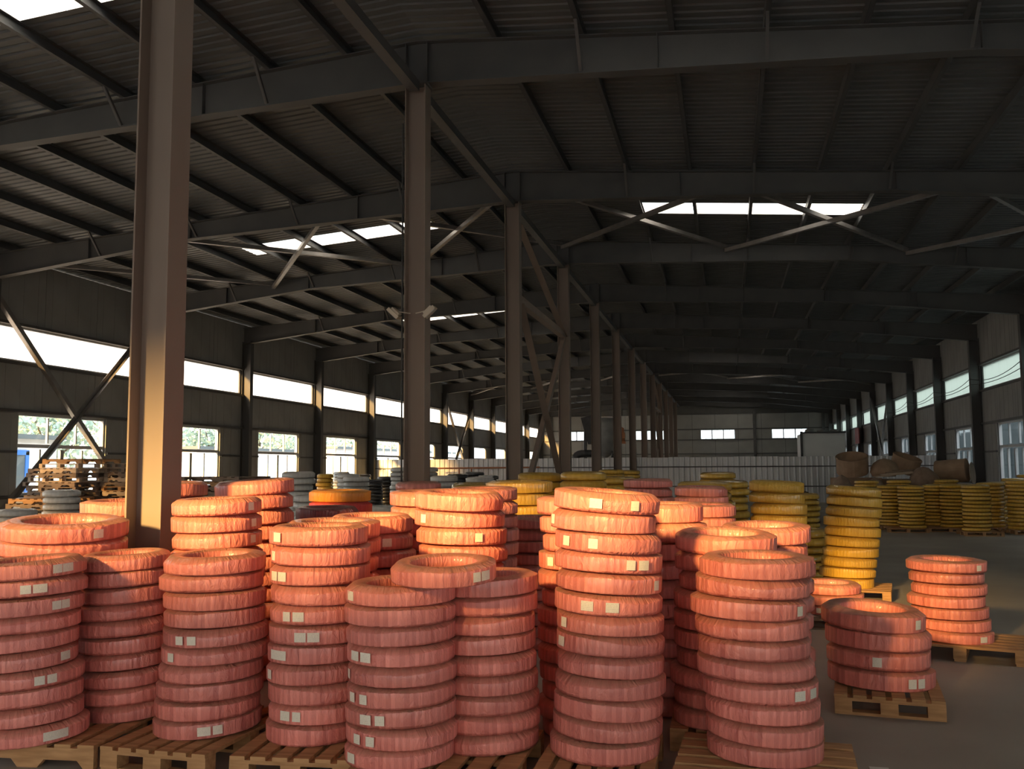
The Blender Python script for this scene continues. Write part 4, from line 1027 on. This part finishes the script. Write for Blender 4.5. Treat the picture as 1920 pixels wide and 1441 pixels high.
('F10','yellow',0.09,0.1,0,[(6.841,24.521,0.62),(6.841,24.496,0.62),(6.821,24.506,0.62),(6.843,24.503,0.62),(6.848,24.504,0.62),(6.854,24.508,0.62),(6.836,24.479,0.62),(6.873,24.499,0.62),(6.87,24.511,0.62),(6.844,24.499,0.62),(6.838,24.478,0.62),(6.83,24.504,0.62),(6.839,24.514,0.62)]),
('F11','yellow',0.09,0.1,0,[(7.627,27.853,0.62),(7.612,27.837,0.62),(7.617,27.829,0.62),(7.619,27.842,0.62),(7.625,27.831,0.62),(7.623,27.814,0.62),(7.626,27.841,0.62),(7.637,27.833,0.62),(7.625,27.855,0.62),(7.61,27.83,0.62),(7.622,27.821,0.62),(7.621,27.857,0.62),(7.62,27.818,0.62)]),
('F12','yellow',0.09,0.1,0,[(8.337,29.003,0.62),(8.35,29.019,0.62),(8.341,29.026,0.62),(8.331,29.014,0.62),(8.336,29.006,0.62),(8.335,29.046,0.62),(8.312,29.029,0.62),(8.331,29.007,0.62),(8.341,29.033,0.62),(8.336,29.027,0.62),(8.323,29.023,0.62),(8.348,29.026,0.62),(8.328,29.016,0.62),(8.34,29.015,0.62)]),
('F0','yellow',0.088,0.1,0,[(3.607,26.361,0.62),(3.614,26.345,0.62),(3.601,26.354,0.62),(3.631,26.357,0.62),(3.618,26.34,0.62),(3.628,26.34,0.62),(3.583,26.376,0.62),(3.621,26.351,0.62),(3.587,26.35,0.62),(3.612,26.339,0.62),(3.6,26.352,0.62),(3.609,26.356,0.62),(3.611,26.351,0.62)]),
]


PH = {
 'S1': 'the pink stack at the left picture edge', 'S2': 'the pink stack second from the left', 'S3': 'the pink stack third from the left',
 'S4': 'the pink stack fourth from the left', 'S5': 'the nearest central pink stack', 'S6': 'the pink stack under the loose coil, right side',
 'S7': 'the tallest pink stack at front centre', 'S8': 'the front pink stack on the right', 'S11': 'the wide low pink stack on the right',
 'S13': 'the pink stack standing alone far right', 'Y1': 'the leaning yellow stack', 'S9': 'the half shaded pink stack behind the right one',
 'S10': 'the pink stack hidden behind the half shaded one', 'S14': 'the pink stack tucked right behind the tallest', 'S15': 'the pink stack tucked left behind the tallest',
 'S16': 'the pink stack behind the loose coil', 'S16b': 'the pink stack peeping left behind the loose coil', 'S16d': 'the duller pink stack behind the loose coil',
 'S24': 'the dark pink stack left of the tallest', 'S17': 'the orange lit stack in the central gap', 'S4b': 'the pink stack right behind the fourth',
 'S18': 'the brightly sunlit stack behind the third', 'S19': 'the pink stack with a creased top coil', 'S20': 'the extra wide stack at far left',
 'S21': 'the pink stack just left behind the nearest column', 'S22': 'the pink stack just right behind the nearest column', 'S23': 'the two colour stack in the middle distance',
 'S23b': 'the maroon stack in the middle distance', 'S16c': 'the distant pink stack before the second column', 'S25': 'the dull pink stack behind the tallest',
 'S26': 'the dull pink stack before the yellow ones', 'S27': 'the broad dull pink stack on the right', 'S12': 'the low dark pink stack behind the wide one',
 'Y2': 'the broad yellow stack right of centre', 'Y3': 'the thin yellow stack beside the broad one', 'Y4': 'the shaded yellow stack left of the leaning one',
 'Y5': 'the rearmost small yellow stack at the fence', 'Y6': 'the glossy yellow stack behind the pink pair', 'Y7': 'the yellow stack behind the dull pink coils',
 'Y8': 'the wide yellow stack left of the tallest pink', 'Y9': 'the yellow stack right of the second column', 'Y10': 'the yellow stack right of the third column',
 'Y11': 'the yellow stack above the tallest pink one', 'Y12': 'the yellow stack right above the tallest pink', 'Y13': 'the far yellow stack by the fourth column', 'Y14': 'the far yellow stack by the fifth column',
 'F1': 'the leftmost far yellow stack', 'F2': 'the second far yellow stack', 'F3': 'the yellow stack behind the leftmost far pair', 'F4': 'the third far yellow stack', 'F5': 'the fourth far yellow stack',
 'F6': 'the yellow stack behind the second far pair', 'F7': 'the nearest far right yellow stack', 'F8': 'the yellow stack right behind the far right one', 'F9': 'the yellow stack near the right windows',
 'F10': 'the yellow stack cut by the right edge', 'F11': 'the hidden yellow stack near the right edge', 'F12': 'the rearmost yellow stack at the right edge', 'F0': 'the yellow stack peeping behind the leaning one',
 'G1': 'the pale grey stack before the third window', 'G2': 'the grey stack before the pallet pile', 'G3': 'the low grey stack under the wall brace', 'G4': 'the low grey stack at the left edge',
 'G5': 'the small yellow stack above the orange coil', 'G6': 'the low grey stack right of the red coil', 'G7': 'the sagging grey stack left of the second column', 'G8': 'the grey stack right of the second column',
 'G21': 'the shaded grey stack below the pale one',
}
TONE = {'pink': 'pink', 'yellow': 'yellow', 'grey': 'grey', 'black': 'black', 'orange': 'orange', 'red': 'red', 'maroon': 'dark maroon'}
gplace = {'G9': 'before the fourth window', 'G10': 'far back before the fourth window', 'G11': 'left of the third column', 'G12': 'by the white fence', 'G13': 'highest by the white fence', 'G14': 'near the third column foot',
          'G15': 'right by the third column', 'G16': 'farthest left in the black group', 'G17': 'in the middle of the black group', 'G18': 'right in the black group', 'G19': 'farthest back at the windows', 'G20': 'farthest back in the black group'}
for k_, v_ in gplace.items():
    PH[k_] = 'the low stack ' + v_
big = {'S1', 'S2', 'S3', 'S4', 'S5', 'S6', 'S7', 'S8', 'S9', 'S11', 'S13', 'S14', 'S15', 'S16', 'S18', 'S19', 'S20', 'S4b', 'S17', 'Y1', 'Y2', 'S10', 'S12', 'S16b', 'S16d', 'S21', 'S22', 'S23', 'S23b', 'S24', 'S27', 'Y8', 'S26', 'S25'}
AX_F, AX_R = Vector((math.sin(YAW), -math.cos(YAW), 0)), Vector((math.cos(YAW), math.sin(YAW), 0))
# how the coils of a stack lean sideways: positive lifts the right side (top coil, bottom coil)
LEAN = {'S1': (0.05, 0.04), 'S2': (0.03, 0.035), 'S3': (0.01, 0.035), 'S4': (0.0, 0.005), 'S5': (0.0, 0.02), 'S6': (0.02, 0.02), 'S7': (-0.075, -0.01),
        'S8': (-0.02, -0.03), 'S11': (-0.04, -0.03), 'S13': (0.0, -0.02), 'Y1': (-0.07, -0.01), 'S18': (0.03, 0.02), 'S19': (0.04, 0.02), 'S16': (-0.02, 0.0), 'Y2': (-0.03, 0.0), 'S20': (-0.02, 0.0)}
LIFT = {'S9': 0.06, 'S20': 0.08, 'S7': 0.045, 'S10': 0.05, 'S16': 0.03, 'S5': 0.03, 'S18': 0.02, 'S27': 0.04, 'S13': 0.03, 'S11': 0.03, 'Y8': 0.02}
def put_coil(me, x, y, z, od, h, rz, tilt, label, group, labels=()):
    o = link('hose_coil', me, None, (x, y, z), rz)
    mx = Matrix.Rotation(tilt[0], 4, AX_F) @ Matrix.Rotation(tilt[1], 4, AX_R) @ Matrix.Rotation(rz, 4, 'Z')
    o.rotation_euler = mx.to_euler()
    o.scale = (od, od, h)
    tag(o, label, 'hose coil', group)
    for a in labels:
        wd = 0.115 if rnd.random() < 0.5 else 0.085
        link('paper_label', label_mesh(wd), o, (0, 0, 0), a - rz)
    return o
for key, col, pitch, zb, vis, rings in STACKS:
    r = random.Random(sum(map(ord, key)) * 13)
    n = len(rings)
    for i, rg in enumerate(rings):
        x, y, od = rg[:3]
        t = n - 1 - i
        c_ = col
        if key == 'S23':
            c_ = 'orange' if t == 0 else ('red' if t == 1 else 'grey')
        rz = r.uniform(0, 6.28)
        ln = LEAN.get(key, (0, 0))
        tl = (ln[0] + (ln[1] - ln[0]) * t / max(1, n - 1) + r.uniform(-0.014, 0.014), r.uniform(-0.012, 0.016) + (LIFT.get(key, 0.02) if t == 0 else 0))
        z = zb + i * pitch
        if t >= vis:
            hide(CM[c_ + '_lo'][i % 2], (x, y, z), rz, (od, od, pitch), c_)
            continue
        lst = CM[c_] if key in big else CM[c_ + '_lo']
        me = lst[r.randrange(len(lst))]
        pos = ('top coil of ' if t == 0 else '%s from top in ' % ORD[t]) + PH[key]
        put_coil(me, x, y, z, od, pitch * 0.986, rz, tl, '%s hose coil, %s' % (TONE[c_], pos), 'hose coils stacked on pallets', rg[3] if len(rg) > 3 else ())
# the loose coil bridging two stacks
put_coil(CM['pink'][0], -1.467, 4.704, 1.068, 0.55, 0.1, 1.0, (0.01, 0.07), 'salmon pink taped hose coil lying loose across two front stacks', 'hose coils stacked on pallets', (-0.64, -0.42))
# coils and pallets hidden low down behind the others: one heap per colour, nothing of them can be counted
for nm, keys, lbl, cat in (('hose_coil_pile', ('pink', 'yellow', 'grey', 'black', 'red', 'maroon', 'orange'), 'distant yellow hose coils and coils buried low behind the front stacks', 'hose coils'),
                           ('pallet_pile', ('woodold', 'woodpale', 'wood'), 'lower pallets buried in the piles by the left wall', 'pallets')):
    mb = MB()
    mb.uv = []
    mi = []
    keys = [k_ for k_ in keys if any(h[0] == k_ for h in hidden)]
    for q, me, mx in hidden:
        if q not in keys:
            continue
        n0 = len(mb.v)
        mb.v += [tuple(mx @ v.co) for v in me.vertices]
        uvl = me.uv_layers.active
        for p in me.polygons:
            mb.f.append(tuple(n0 + v for v in p.vertices))
            mb.uv.append([tuple(uvl.data[li].uv) if uvl else (0, 0) for li in p.loop_indices])
            mi.append(keys.index(q))
    me = mb.mesh(nm, keys[0], nm == 'hose_coil_pile')
    for k_ in keys[1:]:
        me.materials.append(M[k_])
    me.polygons.foreach_set('material_index', mi)
    tag(link(nm, me), lbl, cat, None, 'stuff')

# ------------------------------------------------------------------ partition fence and what stands near it
FY = 42.3
fence = tag(link('partition_fence', None, None, (XL, FY, 0)), 'long grey sheet metal partition fence crossing the hall behind the coils', 'fence')
mb = MB()
FW, FH = 0.96, 2.05
prof = []
for i in range(4):
    y = i * FW / 4
    prof += [(y, 0), (y + 0.13, 0), (y + 0.16, -0.03), (y + 0.21, -0.03)]
prof.append((FW, 0))
k = len(prof)
for z in (0.06, FH):
    mb.v += [(x, y, z) for x, y in prof]
mb.v += [(x, y + 0.004, z) for z in (0.06, FH) for x, y in prof]
for i in range(k - 1):
    mb.f.append((i, i + 1, k + i + 1, k + i))
    mb.f.append((2 * k + i + 1, 2 * k + i, 3 * k + i, 3 * k + i + 1))
    mb.f.append((k + i, k + i + 1, 3 * k + i + 1, 3 * k + i))
fpan = mb.mesh('fence_panel', 'fence')
npan = int((XR - XL - 0.1) / FW)
for i in range(npan):
    link('fence_panel', fpan, fence, (0.05 + i * FW, 0, rnd.uniform(-0.012, 0.012)))
for z in (1.62, 0.75):
    MB().span(0.05, npan * FW, -0.075, -0.035, z - 0.025, z + 0.025).build('rail', 'fencerail', fence)
pst = MB().span(-0.03, 0.03, 0.01, 0.07, 0, 2.0).mesh('post', 'fencerail')
for i in range(0, npan, 3):
    link('post', pst, fence, (0.05 + i * FW, 0, 0))

o = tag(link('pipe_frame', None, None, (-13.4, 41.6, 0)), 'rusty red pipe rail standing before the pale part of the fence', 'pipe rail')
MB().tube([(0, 0, 1.62), (5.0, 0, 1.64)], 0.035).build('top_rail', 'rust', o)
for x in (1.15, 1.75):
    MB().tube([(x, 0, 0), (x, 0, 1.6)], 0.035).build('post', 'rust', o)

# machines beyond the fence
o = tag(link('dust_collector', None, None, (-6.5, 50.5, 0)), 'grey cylindrical dust collector tank rising behind the fence', 'tank')
MB().lathe([(0.02, 2.1), (0.62, 2.5), (0.62, 4.0), (0.45, 4.3), (0.02, 4.35)], 24).build('tank', 'greymetal', o, True)
for a in (0.8, 2.4, 3.9, 5.5):
    MB().bar((0.55 * math.cos(a), 0.55 * math.sin(a), 0), (0.55 * math.cos(a), 0.55 * math.sin(a), 2.7), 0.09).build('leg', 'darkmetal', o)
MB().tube([(0.6, -0.1, 3.9), (0.95, -0.1, 3.7), (1.0, -0.1, 2.9)], 0.09).build('pipe', 'rust', o, True)
MB().box((1.0, -0.1, 3.35), (0.16, 0.16, 0.3)).box((1.0, -0.1, 2.95), (0.22, 0.2, 0.12)).build('valve', 'rust', o)
o = tag(link('extraction_duct', None, None, (-8.0, 49.0, 0)), 'black elbowed extraction duct behind the fence near the central columns', 'duct')
arc = [(0, 0, 0), (0, 0, 1.95)] + [(0.4 - 0.4 * math.cos(a), 0, 1.95 + 0.4 * math.sin(a)) for a in (0.3, 0.6, 0.9, 1.2, 1.57)] + [(1.35, 0, 2.35)]
MB().tube(arc, 0.2, 14).build('duct_pipe', 'darkmetal', o, True)
MB().box((0, 0, 0.02), (0.6, 0.6, 0.04)).build('flange', 'darkmetal', o)
o = tag(link('hopper', None, None, (-7.45, 51.2, 0)), 'dark tilted feed hopper beside the dust collector', 'hopper')
mb = MB()
mb.v = [(-0.45, -0.45, 4.35), (0.35, -0.45, 4.55), (0.35, 0.45, 4.55), (-0.45, 0.45, 4.35), (-0.1, -0.18, 2.9), (0.3, -0.18, 2.9), (0.3, 0.18, 2.9), (-0.1, 0.18, 2.9)]
mb.f = [(0, 1, 5, 4), (1, 2, 6, 5), (2, 3, 7, 6), (3, 0, 4, 7), (4, 5, 6, 7), (3, 2, 1, 0)]
mb.build('bin', 'darkmetal', o)
for x, y in ((-0.3, -0.3), (0.3, -0.3), (0.3, 0.3), (-0.3, 0.3)):
    MB().bar((x, y, 0), (x * 0.9, y * 0.9, 3.6), 0.07).build('leg', 'darkmetal', o)
o = tag(link('site_cabin', None, None, (4.85, 52.0, 0)), 'pale grey box cabin behind the fence near the right wall', 'cabin')
MB().span(-1.05, 1.1, -1.6, 1.6, 0.05, 3.32).build('shell', 'white', o)
MB().span(-1.12, -1.0, -1.68, -1.56, 0, 3.42).build('corner_post', 'darkmetal', o)
MB().span(-1.1, 1.15, -1.66, -1.6, 3.32, 3.40).build('roof_edge', 'darkmetal', o)
for i, (x, w_, h_) in enumerate(((-0.6, 0.5, 0.22), (0.05, 0.6, 0.16), (0.65, 0.45, 0.2))):
    tag(MB().lathe([(0.02, 0.0), (w_ / 2, 0.03), (w_ / 2 * 0.9, h_), (0.02, h_ * 1.1)], 12, (0, 0, 0), 0.12).build('plastic_bundle', 'greymetal', None, True),
        'crumpled plastic bundle on the cabin roof, %s' % ('left one', 'middle one', 'right one')[i], 'bundle', 'bundles on the cabin roof').location = (4.85 + x, 51.0, 3.33)
tag(MB().span(-0.03, 0.03, -0.9, 0.9, 0, 1.05).build('notice_board', 'notice'), 'dark red board fixed high on the right wall far back', 'board').location = (XR - 0.42, 66.0, 3.1)

# round drums, boards and sacks heaped near the right wall
def drum(x, y, z, r, h, label, tilt=(0, 0, 0), mat='card', open_top=True):
    o = tag(link('fibre_drum', None, None, (x, y, z)), label, 'drum', 'round drums in the heap by the right wall')
    o.rotation_euler = tilt
    MB().lathe([(r * 0.98, 0.0), (r, 0.02), (r, h), (r * 0.95, h), (r * 0.95, 0.05), (0.01, 0.04)] if open_top else [(0.01, 0), (r, 0), (r, h), (0.01, h)], 28).build('drum_shell', mat, o, False)
    MB().lathe([(r * 1.0, h - 0.05), (r * 1.03, h - 0.045), (r * 1.03, h - 0.01), (r * 1.0, h - 0.005)], 28).build('rim', mat, o)
    return o
def sack(x, y, z, rx, ry, h, label, mat, seed=1):
    mb = MB()
    prof = [(0.01, 0), (0.8, 0.02), (1.0, 0.25), (0.95, 0.5), (0.75, 0.75), (0.4, 0.93), (0.01, 1.0)]
    mb.lathe([(r_, z_ * h) for r_, z_ in prof], 20, (0, 0, 0), 0.08)
    mb.v = [(a * rx, b * ry, c) for a, b, c in mb.v]
    o = tag(mb.build('sack', mat, None, True), label, 'sack')
    o.location = (x, y, z)
    o.rotation_euler = (0, 0, seed)
    return o
# support heap: crates under the drums
def crate(x, y, w, d, h, rz, label):
    o = tag(link('board_crate', None, None, (x, y, 0), rz), label, 'crate', 'crates under the drum heap')
    n = 5
    for i in range(n):
        zz = h * (i + 0.5) / n
        for yy in (-d / 2, d / 2):
            MB().box((0, yy, zz), (w, 0.025, h / n - 0.025)).build('plank', 'card', o)
        for xx in (-w / 2, w / 2):
            MB().box((xx, 0, zz), (0.025, d, h / n - 0.025)).build('plank', 'card', o)
    for xx in (-w / 2, w / 2):
        for yy in (-d / 2, d / 2):
            MB().box((xx * 0.95, yy * 0.95, h / 2), (0.07, 0.07, h)).build('corner_post', 'card', o)
    MB().box((0, 0, h + 0.012), (w + 0.03, d + 0.03, 0.024)).build('lid', 'card', o)
    return o
crate(3.75, 29.6, 1.2, 1.2, 1.25, 0.1, 'brown plank crate under the open drum, leftmost of the heap')
crate(5.1, 30.0, 1.3, 1.2, 1.2, -0.05, 'brown plank crate in the middle of the drum heap')
crate(6.45, 30.2, 1.3, 1.2, 1.05, 0.05, 'brown plank crate under the lying drum with pale end')
drum(3.68, 29.65, 1.43, 0.46, 0.52, 'brown open topped drum leaning forward leftmost on the heap', (0.34, -0.06, 0))
drum(5.22, 30.3, 1.46, 0.42, 0.48, 'brown tilted drum highest in the middle of the heap', (0.25, 0.3, 0))
drum(6.1, 29.9, 1.43, 0.34, 0.85, 'brown drum lying on its side with a pale end', (0.0, 1.5, -0.45), open_top=False)
tag(MB().lathe([(0.01, 0.0), (0.33, 0.0), (0.33, 0.02), (0.01, 0.02)], 24).build('drum_end', 'cardpale'), 'pale round end disc resting against the lying drum', 'disc').matrix_world = Matrix.Translation((6.98, 29.5, 1.39)) @ Matrix.Rotation(-0.45, 4, 'Z') @ Matrix.Rotation(1.5, 4, 'Y')
sack(4.55, 29.4, 1.3, 0.42, 0.35, 0.55, 'tan slumped sack between the open drum and the tilted drum', 'card', 0.5)
sack(5.55, 29.0, 0.98, 0.5, 0.4, 0.62, 'dark brown bulging sack below the tilted drum', 'brownsack', 1.5)
sack(3.22, 28.4, 0.0, 0.40, 0.4, 1.38, 'brown cardboard coloured sack left of the yellow stacks', 'brownsack', 2.0)
sack(4.12, 28.4, 0.0, 0.42, 0.4, 1.3, 'tall brown sack directly under the open drum', 'brownsack', 0.2)
sack(5.95, 28.2, 0.0, 0.35, 0.3, 1.12, 'pale grey sack showing between the far yellow stacks', 'sack', 0.9)
sack(2.95, 27.2, 0.0, 0.20, 0.2, 0.62, 'small white sack beside the leaning yellow stack', 'sack', 0.3)
sack(2.05, 28.1, 0.0, 0.58, 0.45, 0.95, 'wide brown sack behind the thin yellow stack', 'brownsack', 1.1)
for i in range(4):
    tag(MB().box((0, 0, 0), (1.35 - 0.1 * i, 0.14, 0.035)).build('loose_board', 'woodpale' if i < 2 else 'woodold'), '%s loose plank lying across the drum heap' % ('lowest pale', 'second pale', 'third dark', 'topmost dark')[i], 'plank', 'planks on the drum heap').matrix_world = Matrix.Translation((4.85 + 0.12 * i, 28.85 + 0.1 * i, 1.38 + 0.04 * i)) @ Matrix.Rotation(0.15 - 0.05 * i, 4, 'Z') @ Matrix.Rotation(-0.10 + 0.02 * i, 4, 'Y')
for i in range(3):
    o = tag(link('wooden_pallet', SP[('block', 'woodold')], None, (7.05 + 0.12 * i, 28.4 + 0.25 * i, 0.35 + 0.05 * i)), 'dark empty pallet leaning in a slanted row by the right windows, %s' % ('front one', 'middle one', 'rear one')[i], 'pallet', 'leaning pallets by the right wall')
    o.rotation_euler = (-0.75, 0.35, 0.2)

# flood lamps on the second central column
for i, (x, s) in enumerate(((-4.44, -1), (-3.93, 1))):
    o = tag(link('flood_lamp', None, None, (x, 11.93, 3.78)), 'small flood lamp bracketed on the %s side of the second central column' % ('left', 'right')[i], 'lamp', 'flood lamps on the second column')
    o.rotation_euler = (0.1, -0.75 * s, 0)
    MB().box((0, 0, 0), (0.2, 0.16, 0.05)).box((0, 0, 0.035), (0.14, 0.11, 0.04)).build('housing', 'lamp', o)
    MB().box((0, 0, -0.028), (0.17, 0.13, 0.006)).build('lamp_glass', 'lens', o)
    MB().bar((0, 0.03, 0.04), (-s * 0.16, 0.05, 0.14), 0.03, 0.012).build('bracket', 'lamp', o)
tag(MB().tube([(XC - 0.17, 11.98, z) for z in (1.3, 2.6, 3.9, 5.2, 6.5)], 0.012, 6).build('power_cable', 'cable'), 'thin black cable running up the left side of the second column', 'cable')

# sagging wires across the right daylight strips
for n in range(4, 8):
    a = Y0 + n * BAY
    for k, (z0, sag) in enumerate(((4.72, 0.22), (4.52, 0.12))):
        pts = [(XR - 0.375, a + 0.105 + (BAY - 0.21) * t / 10, z0 - sag * (1 - (2 * t / 10 - 1) ** 2) + 0.0) for t in range(11)]
        tag(MB().tube(pts, 0.012, 5).build('sagging_wire', 'cable'), '%s sagging wire across the %s right daylight strip in view' % (('upper', 'lower')[k], POS[n - 4]), 'wire', 'wires along the right wall')
tag(MB().box((0, 0, 0.004), (0.10, 0.07, 0.008)).build('paper_scrap', 'paper'), 'small white scrap of paper on the floor at the bottom right', 'paper').location = (0.76, 5.48, 0)

# ------------------------------------------------------------------ yard outside
struct(MB().span(-75, XL - 0.2, -40, 120, -0.35, -0.1).build('yard_ground', 'ground'))
struct(MB().span(XR + 0.3, 60, -40, 120, -0.35, -0.1).build('side_yard_ground', 'ground'))
struct(MB().span(XL - 0.2, XR + 0.3, -60, YF - 0.2, -0.35, -0.1).build('front_yard_ground', 'ground'))
def shed(x, y0, y1, h, label, mat='outwhite', trims=()):
    o = tag(link('yard_building', None, None, (x, y0, -0.1)), label, 'building')
    MB().span(-2.5, 0, 0, y1 - y0, 0, h).build('wall', mat, o)
    MB().span(-2.7, 0.3, -0.2, y1 - y0 + 0.2, h, h + 0.18).build('roof_edge', 'outgrey', o)
    for y, w_ in trims:
        MB().span(0.0, 0.06, y - w_ / 2, y + w_ / 2, 0, 2.35).build('door_leaf', 'outgrey', o)
        MB().span(0.0, 0.1, y - w_ / 2 - 0.18, y - w_ / 2, 0, 2.5).build('door_post', 'blue', o)
        MB().span(0.0, 0.1, y + w_ / 2, y + w_ / 2 + 0.18, 0, 2.5).build('door_post', 'blue', o)
        MB().span(0.0, 0.1, y - w_ / 2 - 0.18, y + w_ / 2 + 0.18, 2.35, 2.55).build('door_head', 'blue', o)
    return o
shed(-27.5, 24.0, 33.5, 3.0, 'white yard building with blue door frame outside the first left window', 'outwhite', ((7.2, 0.9),))
shed(-30.0, 48.0, 62.0, 2.9, 'low white yard building outside the second left window', 'outwhite')
shed(-32.0, 72.0, 110.0, 3.4, 'long white yard building outside the far left windows', 'outwhite')
def tree(x, y, h, rc, label, seed):
    r = random.Random(seed)
    o = tag(link('yard_tree', None, None, (x, y, -0.1)), label, 'tree', 'trees in the yard')
    MB().tube([(0, 0, 0), (0.1, 0, h * 0.3), (0, 0.1, h * 0.6)], [0.2, 0.16, 0.1], 8).build('trunk', 'bark', o, True)
    for i in range(4):
        a = i * 1.6 + r.random()
        MB().tube([(0, 0, h * (0.3 + 0.06 * i)), (math.cos(a) * rc * 0.6, math.sin(a) * rc * 0.6, h * (0.5 + 0.08 * i))], [0.08, 0.04], 6).build('branch', 'bark', o)
    mb = MB()
    for i in range(1500):
        a, b, q = r.uniform(0, 6.28), r.uniform(-0.9, 1), r.random() ** 0.4
        cl = 1 + 0.25 * math.sin(3 * a + seed) * math.sin(4 * b)
        p = Vector((math.cos(a) * math.sqrt(max(0, 1 - b * b)) * rc * q * cl, math.sin(a) * math.sqrt(max(0, 1 - b * b)) * rc * q * cl, h * 0.62 + b * h * 0.38 * q))
        s_ = r.uniform(0.12, 0.26)
        d1 = Vector((r.uniform(-1, 1), r.uniform(-1, 1), r.uniform(-1, 1))).normalized() * s_
        d2 = d1.cross(Vector((r.uniform(-1, 1), r.uniform(-1, 1), r.uniform(-1, 1)))).normalized() * s_ * 0.6
        n = len(mb.v)
        mb.v += [tuple(p - d1), tuple(p + d2), tuple(p + d1), tuple(p - d2)]
        mb.f.append((n, n + 1, n + 2, n + 3))
    c = mb.build('foliage', 'leaf', o)
    c['kind'] = 'stuff'
    return o
for i, (x, y, h, rc, t) in enumerate(((-34.5, 36.5, 6.5, 2.6, 'outside the first left window, on the left'), (-36, 43, 6.2, 2.4, 'outside the first left window, on the right'), (-38.5, 53, 7.5, 3.4, 'outside the second left window'), (-37, 61, 6.0, 2.8, 'outside the second left window, right half'), (-38.5, 71, 7.5, 3.4, 'outside the third left window'), (-39, 79, 6.5, 3.0, 'outside the fourth left window'), (-39, 92, 7, 3.4, 'outside the fifth left window'), (-39, 108, 7, 3.5, 'outside the sixth left window'))):
    tree(x, y, h, rc, 'leafy green yard tree %s' % t, i + 3)
o = tag(link('neighbour_building', None, None, (12.0, 10, -0.1)), 'grey blue clad building close outside the right windows', 'building')
MB().span(0, 8, 0, 100, 0, 4.6).build('wall', 'outgrey', o)
for i in range(33):
    MB().span(-0.06, 0.0, 1.0 + 3 * i, 1.12 + 3 * i, 0, 4.5).build('pilaster', 'outgrey', o)
MB().span(-0.3, 8.3, -0.3, 100.3, 4.6, 4.8).build('roof_edge', 'outgrey', o)

o = tag(link('added_sun_block', None, None, (-22, -32, -0.1)), 'added unseen cream block behind the camera that shades the doorway', 'building')  # unseen block added to keep direct sun off the front doorway
MB().span(-50, 45, -10, 0, 0, 12.4).build('wall', 'cream', o)
MB().span(-50.3, 45.3, -10.3, 0.3, 12.4, 12.65).build('roof_edge', 'outgrey', o)
